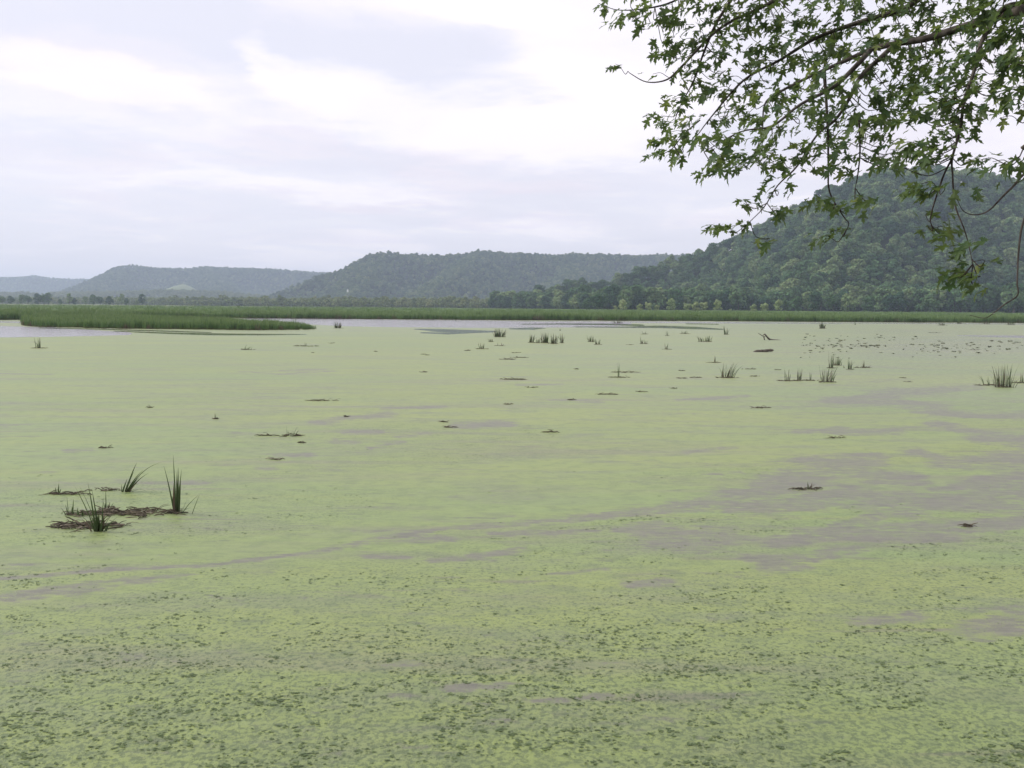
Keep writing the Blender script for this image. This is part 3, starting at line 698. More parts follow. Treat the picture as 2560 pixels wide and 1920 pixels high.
def build_forest():
    wood = []
    # slopes of the near bluff, with its skirt of bottomland trees
    X, Y = jitter_grid(-120, 1500, 690, 1500, 11.5)
    h = bluff_h('right', X, Y); px = 1280 + F * X / Y
    front = np.interp(px, [1200, 1400, 1480, 1560, 1900, 1960, 2150, 2200, 2560, 3200], [1120, 1000, 860, 810, 800, 800, 790, 730, 700, 700])
    k = ((h > 1.0) | ((Y > front) & (px > 1230))) & (Y > front) & (px < 3300)
    P = np.stack([X, Y, np.maximum(h, 0.12) - 0.3], 1)[k]
    S = rng.uniform(0.85, 1.45, len(P)) * (0.85 + 0.3 * fbm(P[:, 0] / 40, P[:, 1] / 40, 3, 31))
    wood.append((P, S, 'right'))
    X, Y = jitter_grid(-1250, 900, 1950, 3350, 11.5)
    h = bluff_h('middle', X, Y); k = (h > 1.0) & (X / Y < 0.35)
    P = np.stack([X, Y, h - 0.3], 1)[k]; wood.append((P, rng.uniform(0.65, 1.08, len(P)), 'middle'))
    X, Y = jitter_grid(-2500, 0, 3500, 4700, 14.0)
    h = bluff_h('left', X, Y); k = (h > 1.0) & (X / Y < -0.1)
    P = np.stack([X, Y, h - 0.3], 1)[k]; wood.append((P, rng.uniform(0.75, 1.1, len(P)), 'left'))
    X, Y = jitter_grid(-4300, -1500, 5400, 6250, 18.0)
    h = bluff_h('far', X, Y); k = (h > 1.0) & (X / Y < -0.3)
    P = np.stack([X, Y, h - 0.3], 1)[k]; wood.append((P, rng.uniform(0.9, 1.25, len(P)), 'far'))
    # wooded plain and the low rise in the left and centre distance
    X, Y = jitter_grid(-2600, 150, 1180, 3300, 15.0)
    px = 1280 + F * X / Y
    h = np.maximum(bluff_h('rise', X, Y), 0.12)
    front = np.interp(px, [-900, 0, 370, 480, 640, 900, 1200, 1300], [1650, 1650, 1600, 1420, 1320, 1230, 1200, 1200])
    cl = fbm(X / 120, Y / 160, 3, 41)
    k = (px > -900) & (px < 1330) & (Y > front) & (cl > 0.36) & (bluff_h('middle', X, Y) < 1.0)
    P = np.stack([X, Y, h - 0.3], 1)[k]; wood.append((P, rng.uniform(0.6, 1.05, len(P)), 'plain'))
    A = np.vstack([w[0] for w in wood]); S = np.concatenate([w[1] for w in wood]); N = np.concatenate([[w[2]] * len(w[0]) for w in wood])
    keep = visible(A, 14 * S, 0.0) if False else visible(A, 13.0, 0.0012)
    # the open field stays open
    fx0, fx1 = at_depth(322, 720, 3330)[0], at_depth(505, 720, 3330)[0]
    infield = (A[:, 0] > fx0 * A[:, 1] / 3330) & (A[:, 0] < fx1 * A[:, 1] / 3330) & (A[:, 1] > 3150) & (A[:, 1] < 3640)
    keep &= ~infield
    A, S, N = A[keep], S[keep], N[keep]
    d = np.hypot(A[:, 0], A[:, 1]); px, py, _ = project(A)
    infr = (px > -20) & (px < 2580) & (N == 'right')
    order = np.argsort(np.where(infr, d, 1e9))[:265]
    single = np.zeros(len(A), bool); single[order] = True
    for i in order:
        low = A[i, 2] < 2.5
        where = [w for lim, w in ((1440, 'where the near bluff tapers out into the plain'), (1580, 'behind the tall rounded tree'), (1790, 'behind the row of pale saplings'), (1960, 'behind the meadow gap and its last saplings'),
                 (2160, 'behind the dark thicket'), (2360, 'between the thicket and the hanging leaf cluster'), (9999, 'beneath the bare hanging twigs by the frame edge')) if px[i] < lim][0]
        rank = 'bottomland tree in the front rank ' if low else 'tree a little way up the slope '
        tree('broadleaf_tree', A[i], S[i] * 1.05, int(rng.integers(0, 6)), 'leafy ' + rank + where, rank + where)
    rest = ~single
    labels = {'right': 'unbroken tree canopy covering the upper slopes of the near bluff', 'middle': 'hazy tree canopy covering the level-topped middle bluff', 'left': 'blue hazy tree canopy on the distant bluff',
              'far': 'faint woodland on the farthest ridge', 'plain': 'hazy bottomland woods beyond the far reed bed'}
    for n in labels:
        q = rest & (N == n)
        if not q.any(): continue
        B = A[q]; s = S[q]; m = len(B)
        rot = np.stack([rng.uniform(-0.06, 0.06, m), rng.uniform(-0.06, 0.06, m), rng.uniform(0, 6.28, m)], 1)
        sc_ = np.stack([s * 1.12, s * 1.12, s * rng.uniform(0.85, 1.1, m)], 1)
        tag(instancer('woodland', B, rot, sc_, rng.integers(0, 6, m), crowns if n == 'right' else crowns_plain if n == 'plain' else crowns_far), labels[n], 'woodland', kind='stuff')
    print('forest', len(A), {n: int((rest & (N == n)).sum()) for n in labels})
build_forest()

def gp(px, Y):
    x = (px - 1280) / F * Y
    return np.array((x, Y, float(terrain_h(np.array([x]), np.array([float(Y)]))[0]) - 0.05))
# single trees that stand out, each by itself
for px, Y, s, ci, lab in [
    (1493, 690, 0.95, 4, 'tall rounded tree standing forward of the woods at the bluff toe'),
    (1465, 705, 0.66, 1, 'lower dark tree at the shoulder of the tall rounded tree'),
    (1990, 690, 0.92, 3, 'dark rounded tree at the near end of the thicket beside the pale saplings'),
    (2030, 680, 1.0, 0, 'broad dark tree second in the thicket behind the reed bed'),
    (2080, 685, 1.0, 4, 'broadest dark tree in the thicket behind the reed bed'),
    (2115, 680, 0.95, 1, 'dark rounded tree at the far end of the thicket behind the reed bed'),
    (2165, 690, 0.90, 5, 'small dark tree just past the gap in the thicket'),
]:
    tree('thicket_tree', gp(px, Y), s, ci, lab, 'dark trees standing forward of the near bluff')
for px, Y, s, ci, lab in [
    (1555, 650, 0.98, 2, 'pale narrow sapling nearest the tall rounded tree'),
    (1535, 655, 0.62, 1, 'low pale bush tucked against the tall rounded tree'),
    (1598, 640, 0.80, 1, 'rounded pale sapling at the near side of the three-stemmed clump'),
    (1618, 640, 1.02, 0, 'tallest sapling in the three-stemmed pale clump'),
    (1640, 640, 0.72, 1, 'lower pale bush closing the three-stemmed clump'),
    (1675, 640, 1.05, 2, 'pale pointed sapling standing alone past the three-stemmed clump'),
    (1714, 640, 0.92, 0, 'pale bushy sapling in the middle of the sapling row'),
    (1738, 640, 1.02, 1, 'broad pale sapling beside the pointed pair'),
    (1757, 640, 1.08, 0, 'tall broad pale sapling at the centre of the meadow edge'),
    (1791, 640, 0.98, 2, 'narrow pale sapling left of the tiny bush'),
    (1823, 640, 0.42, 0, 'tiny pale bush alone in the meadow gap'),
    (1882, 640, 0.85, 1, 'rounded pale sapling right of the meadow gap'),
    (1908, 640, 1.02, 0, 'pale sapling paired with the rounded one by the meadow gap'),
    (1943, 645, 1.02, 2, 'last greener sapling before the dark thicket'),
]:
    tree('willow_sapling', gp(px, Y), s, ci, lab, 'pale saplings along the meadow edge', pale=True, cat='sapling')
for i, (px, Y, s, ci) in enumerate([(8, 1240, 0.82, 4), (30, 1250, 0.75, 1), (58, 1230, 0.82, 0), (72, 1240, 0.88, 4), (98, 1225, 0.95, 1), (112, 1225, 0.98, 4), (124, 1225, 0.9, 2), (152, 1260, 0.62, 5), (176, 1220, 0.85, 2), (188, 1225, 0.68, 3), (216, 1240, 0.72, 0), (236, 1230, 0.9, 1), (252, 1230, 0.84, 4), (275, 1235, 0.78, 1), (306, 1225, 0.85, 2), (318, 1230, 0.72, 5), (345, 1230, 0.62, 5), (357, 1225, 0.85, 2)]):
    lab = ['leftmost dark tree on the reed-bed horizon', 'second dark tree from the left on the reed-bed horizon', 'small dark tree joined to the third clump on the horizon', 'rounded dark tree in the first broken row at the left horizon',
           'left tree of the squarish dark clump on the left horizon', 'middle tree of the squarish dark clump on the left horizon', 'right tree of the squarish dark clump on the left horizon', 'low faint tree after the squarish clump',
           'narrow tall tree after the low faint tree at the left horizon', 'short dark tree leaning on the narrow tall tree', 'lone dark tree before the long clump at the left horizon', 'left tree of the long dark clump below the pale field',
           'second tree of the long dark clump below the pale field', 'third tree of the long dark clump below the pale field', 'tallest tree of the long dark clump below the pale field', 'low tree ending the long dark clump', 'low dark bush past the long clump on the left horizon', 'last dark spiky tree right of the long clump'][i]
    tree('horizon_tree', gp(px, Y), s * 1.05, ci, lab, 'dark trees along the reed-bed horizon')

# small white house in the trees of the middle bluff
def build_house():
    M_white, nt, out = material('white_paint'); nt.l.new(principled(nt, (0.8, 0.8, 0.78), 0.6).outputs[0], out.inputs[0])
    M_roof, nt, out = material('grey_shingle'); nt.l.new(principled(nt, (0.2, 0.19, 0.19), 0.8).outputs[0], out.inputs[0])
    P = at_depth(869, 728, 2080); e = empty('farmhouse', P, 0.2)
    w, d, h = 1.7, 2.6, 2.6
    v = [(-w, -d, -2), (w, -d, -2), (w, d, -2), (-w, d, -2), (-w, -d, h), (w, -d, h), (w, d, h), (-w, d, h), (0, -d, h + 2.2), (0, d, h + 2.2)]
    link('wall', mesh_from('wall', v, [(0, 1, 5, 4), (1, 2, 6, 5), (2, 3, 7, 6), (3, 0, 4, 7), (4, 5, 8), (6, 7, 9)], M_white), e)
    r = [(-w - .4, -d - .4, h - .1), (0, -d - .4, h + 2.5), (0, d + .4, h + 2.5), (-w - .4, d + .4, h - .1), (w + .4, -d - .4, h - .1), (w + .4, d + .4, h - .1)]
    link('roof', mesh_from('roof', r, [(0, 1, 2, 3), (1, 4, 5, 2)], M_roof), e)
    tag(e, 'tiny white farmhouse gable among the trees of the middle bluff', 'house')
build_house()

# ------------------------------------------------------------------ reed clumps standing in the water
def blade_obj(parent, h, w, lean, az, curve, base, mat, segs=6):
    v, q, t = blade_np(h, w, lean, az, curve, segs, (0, 0, 0), face=random.gauss(0, 0.65))
    me = mesh_np('blade', v, np.array(q), mat, True); fattr(me, 'h', t)
    return link('blade', me, parent, base)
def mat_mesh(seed, L, W, mat_unused=None, lumps=True, dens=1.0):
    """a raft of dead stems and rotted leaves: crossing straws over a ragged low mound"""
    r = random.Random(seed); V = []; Q = []; H = []
    n = int(max(14, min(150, 60 * L * dens)))
    for i in range(n):
        t = r.gauss(0, 0.36); x = max(-0.52, min(0.52, t)) * L; y = r.gauss(0, 0.26) * W * (1 - (2 * x / L) ** 2 * 0.6)
        a = r.gauss(0, 0.45) + (math.pi if r.random() < 0.5 else 0); ln = r.uniform(0.08, 0.32) * min(1.0, 0.5 + L * 0.4); rad = r.uniform(0.004, 0.012) * (1 + 0.10 * L)
        x += 0.12 * L * math.sin(x / L * 19 + seed); z = r.uniform(-0.005, 0.030); dz = r.gauss(0, 0.06) * ln + (0.35 * ln if r.random() < 0.10 else 0)
        p0 = np.array((x, y, z)); p1 = p0 + np.array((math.cos(a) * ln, math.sin(a) * ln, dz))
        v, f = tube_np([p0, (p0 + p1) / 2 + np.array((0, 0, r.uniform(0, 0.03))), p1], [rad, rad, rad * 0.5], 4)
        Q += [tuple(k + len(V) for k in g) for g in f]; V += list(v); H += [r.random()] * len(v)
    if lumps:
        m = max(2, int(4 * L))
        for i in range(m):
            x = r.uniform(-0.42, 0.42) * L; y = r.gauss(0, 0.16) * W; rr = r.uniform(0.04, 0.12) * min(1.0, 0.35 + 0.5 * W + 0.1 * L)
            k0 = len(V); ns = 9
            V.append(np.array((x, y, rr * 0.38)))
            for ring, (q, zz) in enumerate(((0.55, 0.30), (1.0, -0.06))):
                for k in range(ns):
                    t = 2 * math.pi * k / ns; j = r.uniform(0.65, 1.35)
                    V.append(np.array((x + math.cos(t) * rr * q * j * 1.6, y + math.sin(t) * rr * q * j, rr * zz * r.uniform(0.6, 1.3))))
            for k in range(ns):
                Q.append((k0, k0 + 1 + k, k0 + 1 + (k + 1) % ns)); Q.append((k0 + 1 + k, k0 + 1 + ns + k, k0 + 1 + ns + (k + 1) % ns, k0 + 1 + (k + 1) % ns))
            H += [r.uniform(0, 0.4)] * (1 + 2 * ns)
    return V, Q, H
def debris_mat(name):
    m, nt, out = material(name)
    h = nt.attr('h'); P = nt.new('ShaderNodeNewGeometry').outputs['Position']
    n = nt.noise(P, 25, 4, 0.6)
    c = nt.mix(nt.ss(h, 0.1, 0.8), (0.065, 0.055, 0.040), (0.135, 0.112, 0.078)); c = nt.mix(nt.ss(h, 0.86, 0.99), c, (0.26, 0.22, 0.17))
    c = nt.mix(nt.m('MULTIPLY', nt.ss(n, 0.5, 0.7), 0.5), c, (0.06, 0.075, 0.03))
    p = principled(nt, c, 0.85, 0.2); nt.l.new(p.outputs[0], out.inputs[0]); return m
M_debris = debris_mat('rotted_stems')
def debris(px, py, wpx, label, seed, depth=0.5, name='debris_mat', cat='debris', group=None, dens=1.0, parent=None, rz=None):
    P = at(px, py); s = P[1] / F; L = wpx * s * 0.8; W = min(L * 0.9, max(0.22, depth * L))
    v, f, h = mat_mesh(seed, L, W, dens=dens); me = mesh_from('debris', v, f, M_debris); fattr(me, 'h', h)
    if parent is not None:
        o = link('root_mat', me, parent, tuple(P - np.array(parent.location))); o.rotation_euler[2] = rz or 0; return o
    o = link(name, me, None, P, rz if rz is not None else random.uniform(-0.1, 0.25)); return tag(o, label, cat, group)

def clump(px, py, hpx, wpx, n, label, seed, lean=0.0, mat=None, mat_w=0, group=None, spread=None, w=0.022, name='reed_clump', jag=0.65, green=None):
    """separate blades rising from one root; hpx, wpx: size in the photograph's pixels at that distance"""
    r = random.Random(seed); P = at(px, py); s = P[1] / F; H = hpx * s; W = wpx * s
    e = empty(name, P)
    m = mat or M_reed_dark
    bw = max(w, 1.3 * s); n = int(n * 1.4 + 0.5) if n > 5 else n
    sp = W * 0.34 if spread is None else spread * s; H *= 1.08
    for i in range(n):
        u = (i + 0.5) / n * 2 - 1 + r.uniform(-0.3, 0.3); bx = u * sp; by = r.uniform(-0.35, 0.35) * sp
        hh = H * (1 - jag * r.random() ** 1.3) if i else H
        out = (W * 0.5 - sp) * u * r.uniform(0.2, 2.2) / max(hh, 0.05)
        side = lean + out; az = (0 if side >= 0 else math.pi) + r.gauss(0, 0.5)
        cv = abs(side) * 0.55 + (r.uniform(0.25, 0.6) if r.random() < 0.10 else 0)
        blade_obj(e, hh / math.cos(min(0.6, abs(side) * 0.6)), bw * r.uniform(0.75, 1.25), abs(side) * 0.55, az, cv, (bx, by, -0.05), m if r.random() > 0.26 else M_reed_dead)
    if mat_w:
        debris(px, py + 0.5, mat_w, None, seed + 5, parent=e)
    return tag(e, label, 'reeds', group)

G_far = 'reed clumps standing out in the duckweed'
CL = [ # px, py, h, w, n, lean, mat_w, label
 (1249, 842, 24, 34, 34, 0.0, 26, 'bushy reed clump just below the bright channel'),
 (1329, 856, 23, 16, 12, 0.1, 20, 'reed tuft at the near end of the long reed row'),
 (1344, 857, 13, 12, 8, 0.2, 14, 'short reed tuft second in the long reed row'),
 (1362, 857, 28, 24, 22, 0.0, 26, 'tall reed tuft in the middle of the long reed row'),
 (1385, 859, 27, 18, 20, 0.0, 24, 'densest upright tuft of the long reed row'),
 (1405, 857, 25, 11, 9, 0.0, 14, 'last narrow tuft of the long reed row'),
 (1478, 854, 19, 18, 12, 0.0, 18, 'reed clump with branching top right of the long row'),
 (1494, 861, 15, 16, 12, 0.1, 18, 'low reed clump leaning just in front of the branching one'),
 (1228, 854, 9, 13, 7, -0.2, 12, 'little splayed sprig under the bushy clump'),
 (1204, 872, 16, 15, 10, 0.0, 32, 'thin reed sprig with flat scraps at both sides'),
 (1251, 864, 9, 22, 4, 0.0, 24, 'row of three short stubs below the bushy clump'),
 (1400, 827, 6, 4, 3, 0.0, 0, 'tiny lone sprig above the long reed row'),
 (1611, 835, 9, 17, 5, 0.0, 18, 'far little stub row right of the dark water streaks'),
 (1668, 839, 13, 8, 4, 0.0, 10, 'far slender sprig with a crossbar twig'),
 (1712, 834, 9, 20, 7, 0.0, 26, 'far low tuft with a hooped stem'),
 (1604, 859, 20, 8, 6, -0.05, 10, 'narrow upright reeds with bare stub to the side'),
 (1614, 859, 13, 10, 4, 0.0, 10, 'pair of short stems beside the narrow upright reeds'),
 (1666, 873, 18, 8, 5, 0.05, 22, 'solitary dark reed sprig standing on a thin scrap'),
 (1762, 854, 17, 38, 24, 0.0, 32, 'wide splayed reed clump left of the driftwood'),
 (1815, 836, 22, 13, 9, 0.0, 13, 'two-stemmed upright reed tuft behind the splayed clump'),
 (1545, 808, 9, 30, 12, 0.0, 24, 'brown tuft on the bright channel by the far reed bed'),
 (1787, 906, 19, 6, 3, 0.05, 32, 'single upright stem at the end of a thin floating scrap'),
 (1818, 944, 42, 44, 26, 0.28, 48, 'large reed clump fanned to one side in mid water'),
 (1546, 943, 38, 8, 3, 0.0, 46, 'slim stem with one long bent blade over flat debris'),
 (2056, 821, 17, 18, 22, 0.0, 18, 'squat dark reed clump close to the far reed bed'),
 (2355, 813, 10, 20, 14, 0.0, 24, 'brownish squat tuft on the pale water near the far shore'),
 (2138, 812, 9, 4, 3, 0.0, 0, 'hair-thin stem near the far shore above the leaf patch'),
 (2078, 920, 42, 18, 10, 0.0, 26, 'tall thin-stemmed end of the paired reed group'),
 (2093, 913, 24, 26, 16, 0.0, 24, 'greener tuft behind the tall thin-stemmed reeds'),
 (2124, 923, 28, 12, 10, 0.0, 20, 'upright tuft in the middle of the debris line'),
 (2110, 920, 9, 4, 3, 0.0, 0, 'short stub between the two tufts on the debris line'),
 (2159, 919, 19, 5, 5, 0.0, 44, 'lone thin stem on the far end of the debris line'),
 (1969, 952, 32, 16, 9, 0.0, 44, 'thin reed tuft at the left of the front debris row'),
 (1998, 951, 33, 15, 14, 0.08, 26, 'second denser reed tuft of the front debris row'),
 (2026, 951, 23, 5, 3, 0.0, 34, 'crossed bare stem in the front debris row'),
 (2066, 955, 46, 46, 22, 0.05, 50, 'big open reed tuft ending the front debris row'),
 (2509, 968, 64, 62, 44, 0.0, 40, 'largest dark reed clump near the edge of the view'),
 (2478, 963, 30, 50, 9, -0.2, 70, 'thin weedy stems beside the largest dark reed clump'),
 (2556, 957, 28, 16, 9, 0.0, 44, 'reed tuft cut off by the frame past the largest clump'),
 (2023, 1223, 24, 12, 6, 0.0, 66, 'green sprig on sticks amid the mauve streaks'),
 (845, 820, 18, 22, 26, 0.0, 24, 'compact dark reed clump at the tip of the reed spit'),
 (96, 870, 28, 20, 12, -0.05, 34, 'lone reed sprig beside the open water at far left'),
 (618, 874, 15, 22, 6, 0.35, 30, 'leaning twiggy sprig below the reed spit'),
 (764, 865, 11, 8, 3, 0.0, 64, 'low line of stubs with an upright end twig'),
 (538, 1047, 19, 5, 3, 0.0, 10, 'solitary thin stem in the left middle water'),
 (728, 1089, 28, 36, 8, 0.30, 66, 'twiggy stems leaning over a dark mud lump'),
 (1272, 898, 10, 6, 2, 0.4, 42, 'small leaning twig on a flat scrap in mid water'),
 (1060, 930, 6, 6, 3, 0.0, 18, 'tiny dark sprig left of the bent stem'),
 (1123, 1068, 9, 20, 5, 0.0, 28, 'low scrappy sprig under the short debris bar'),
 (1252, 798, 9, 20, 18, 0.0, 20, 'dark round tuft against the foot of the far reed bed'),
 (1342, 798, 9, 9, 9, 0.0, 10, 'narrow dark tuft against the foot of the far reed bed'),
 (1152, 798, 5, 9, 6, 0.0, 9, 'tiny brown tuft at the far edge of the bright channel'),
 (2398, 809, 7, 16, 9, 0.0, 18, 'dim little tuft below the hanging bare twig'),
 (2464, 810, 8, 24, 12, 0.0, 26, 'dim wide tuft by the far shore near the frame edge'),
 (2528, 812, 10, 20, 10, 0.0, 24, 'dim tuft at the far shore closest to the frame edge'),
]
for i, (px, py, h, w, n, lean, mw, lab) in enumerate(CL):
    clump(px, py, h, w, n, lab, 1000 + i * 7, lean=lean, mat_w=mw, group=G_far)

def at_m(px, py): return at(px, py)
# the foreground group at the left: blades laid one by one
def hero(px, py, blades, label, seed, lump=None, name='cattail_clump', extra=False):
    """blades: (tip_px, tip_py, base_dx_px, width_m, curve) seen in the photograph's pixels at the clump's distance"""
    r = random.Random(seed); P = at(px, py); s = P[1] / F; e = empty(name, P)
    hm = max(py - b[1] for b in blades)
    blades = blades + [(px + r.gauss(0, 0.16) * hm + (b[0] - px) * 0.5, py - hm * r.uniform(0.2, 0.55), b[2] + r.gauss(0, 4), b[3] * 0.8, r.uniform(0.1, 0.5)) for b in (blades[:10] if extra else [])]
    for (tx, ty, bdx, w, cv) in blades:
        dx = (tx - px - bdx) * s; hh = max((py - ty) * s, 0.03); az = (0 if dx >= 0 else math.pi) + r.gauss(0, 0.25)
        lean_total = abs(dx) / hh
        lean = lean_total * (1 - cv); cur = lean_total * cv
        blade_obj(e, hh / max(0.35, (1 - 0.5 * min(cur, 1.0))), w, min(lean, 3.5), az, min(cur, 1.2), (bdx * s, r.uniform(-0.05, 0.05), -0.04), M_reed_dark if r.random() > 0.12 else M_reed_dead, 8)
    if lump: debris(px + lump[0], py + lump[1], lump[2], None, seed + 3, depth=lump[3], parent=e, dens=lump[4])
    return tag(e, label, 'reeds', 'cattails in the left foreground')
hero(313, 1229, [(348, 1148, 2, .045, .15), (395, 1148, 6, .035, .55), (372, 1162, 5, .04, .35), (357, 1168, 3, .045, .2), (340, 1170, 0, .05, .2), (366, 1178, 8, .04, .3), (350, 1185, 6, .045, .2), (330, 1180, -3, .045, .15),
                 (336, 1195, 4, .05, .2), (322, 1190, -6, .05, .1), (344, 1200, 9, .04, .3), (305, 1205, -8, .03, .1), (366, 1215, 6, .03, .7), (398, 1221, 14, .022, .5), (384, 1213, 10, .025, .6)],
     'leaning cattail clump behind the foreground debris', 71)
hero(440, 1283, [(434, 1129, -2, .05, .05), (413, 1156, -4, .035, .2), (456, 1165, 4, .04, .25), (448, 1160, 3, .05, .05), (443, 1172, 1, .055, .05), (452, 1190, 5, .045, .1), (436, 1200, -4, .05, .05), (446, 1215, 6, .05, .05),
                 (430, 1235, -6, .04, .1), (470, 1240, 12, .026, .1), (493, 1232, 10, .026, .15), (484, 1262, 14, .024, .75), (502, 1226, 40, .014, .1), (455, 1262, 9, .03, .3)],
     'tallest upright cattail clump at the end of the brown mat', 72)
hero(247, 1328, [(193, 1207, -6, .032, .15), (204, 1205, 2, .03, .15), (225, 1197, -4, .034, .1), (232, 1215, -2, .034, .05), (240, 1250, 0, .05, .05), (251, 1240, 2, .045, .05), (258, 1243, 6, .034, .2), (220, 1262, -8, .04, .25), (284, 1276, 8, .03, .45),
                 (236, 1270, -4, .05, .1), (262, 1275, 8, .045, .15), (205, 1290, -14, .035, .3), (280, 1295, 14, .035, .35), (292, 1285, 12, .025, .35), (246, 1280, 2, .06, .05), (228, 1285, -8, .05, .1), (258, 1290, 6, .05, .1), (270, 1302, 16, .03, .2)],
     'frontmost cattail tuft rising from the near debris mat', 73, extra=True)
hero(177, 1287, [(171, 1232, -3, .03, .05), (187, 1240, 5, .03, .05), (165, 1255, -6, .025, .2), (178, 1262, 1, .04, .05), (155, 1262, -8, .02, .4), (190, 1266, 6, .03, .1)], 'two-pronged little stub at the left of the near mat', 74, (2, 0, 26, 0.7, 1.5))
hero(200, 1290, [(197, 1262, -2, .04, .1), (207, 1268, 4, .04, .1), (192, 1272, -4, .04, .2), (212, 1276, 6, .04, .1)], 'short green stub between the two tufts of the near mat', 75, (0, 0, 26, 0.7, 1.5))
hero(267, 1272, [(267, 1216, 0, .022, .02), (258, 1243, -3, .03, .2), (276, 1248, 4, .03, .2), (282, 1252, 6, .02, .3), (262, 1252, -4, .04, .1), (270, 1255, 2, .04, .1)], 'spiky tuft on the back edge of the near mat', 76, (0, 2, 40, 0.7, 1.5))
hero(146, 1231, [(149, 1203, 1, .03, .1), (140, 1212, -3, .03, .2), (156, 1215, 4, .03, .3), (133, 1220, -6, .03, .3), (148, 1216, 2, .04, .1)], 'small yellowish sprig on the thin back mat', 77)
def big_mat(px, py, wpx, deep, label, seed, dens):
    P = at(px, py); s = P[1] / F; L = wpx * s
    v, f, h = mat_mesh(seed, L, deep, dens=dens); me = mesh_from('debris', v, f, M_debris); fattr(me, 'h', h)
    return tag(link('debris_mat', me, None, P, 0.05), label, 'debris', 'floating debris mats')
big_mat(364, 1283, 150, 0.75, 'brown mat of dead reed stems between the foreground cattails', 801, 3.0)
big_mat(214, 1316, 150, 0.7, 'dark tangled debris mat under the frontmost tuft', 802, 3.2)
big_mat(262, 1283, 90, 0.5, 'brown back part of the debris under the spiky tuft', 805, 2.4)
big_mat(165, 1236, 90, 0.22, 'thin dark back mat trailing behind the foreground cattails', 803, 1.0)
big_mat(262, 1226, 62, 0.18, 'broken green scraps running up to the leaning cattails', 804, 0.6)

G_d = 'floating debris mats'
DM = [
 (1286, 949, 74, 'long dark debris mat in the centre of the water'), (1326, 969, 24, 'short dark debris bar below the long central mat'), (1518, 986, 62, 'humped debris mat below the bent stem'),
 (1429, 1000, 16, 'tiny dark scrap left of the humped mat'), (1269, 1011, 16, 'tiny dark scrap below the long central mat'), (1605, 980, 26, 'thin scrap with raised ends right of the humped mat'),
 (1706, 946, 26, 'stubby scrap at the head of the paired debris'), (1738, 944, 28, 'thicker dark half of the paired debris'), (1685, 971, 14, 'small dash of debris below the paired debris'),
 (1288, 882, 22, 'dark dash of debris above the small leaning twig'), (1300, 894, 40, 'thin broken line of debris right of the small leaning twig'), (1562, 931, 66, 'flat debris line behind the bent stem'),
 (1575, 862, 15, 'flat dash below the far stub row'), (1703, 927, 14, 'flat dash before the upright end stem'), (1442, 923, 11, 'speck of debris left of the bent stem'), (1172, 876, 14, 'dash of debris left of the thin sprig'),
 (1378, 1081, 42, 'faint broken scraps in the smooth centre duckweed'), (1903, 1020, 54, 'dark ragged debris mat at the mauve edge'), (2088, 1095, 44, 'dark twiggy debris on the mauve streaks'), (1874, 923, 32, 'debris bar right of the fanned clump'),
 (1885, 941, 24, 'lower debris bar right of the fanned clump'), (1945, 925, 17, 'dash of debris before the front row'), (2257, 945, 17, 'upper of two dashes on the open pale water'), (2271, 955, 15, 'lower of two dashes on the open pale water'),
 (2335, 832, 36, 'long dark mat beyond the floating leaves'), (2420, 1316, 24, 'short stick lying on the mauve film'), (665, 1089, 46, 'dark mud lump carrying the twiggy stems'), (812, 1002, 74, 'faint greenish scraps in the left centre'),
 (1111, 1055, 24, 'short debris bar above the scrappy sprig'), (690, 1149, 28, 'yellowish scrap in the left middle water'), (866, 1042, 10, 'black speck on the mauve smear'), (1168, 877, 14, 'small dash beside the thin sprig'), (1060, 886, 14, 'thin dash in the pale far centre'),
 (829, 858, 18, 'far dash right of the stub line'), (782, 882, 8, 'far speck under the stub line'), (940, 879, 6, 'speck in the pale centre left'), (1068, 888, 9, 'speck below the thin dash'), (755, 1107, 22, 'reddish dash right of the mud lump'),
 (376, 1019, 14, 'dark dash in the left middle water'), (262, 1120, 16, 'dark end of the mauve dash above the cattails'), (2436, 875, 26, 'dark stick at the end of a long thin streak'),
]
for i, (px, py, w, lab) in enumerate(DM):
    debris(px, py, w, lab, 2000 + i * 3, depth=0.35, group=G_d, dens=0.7)

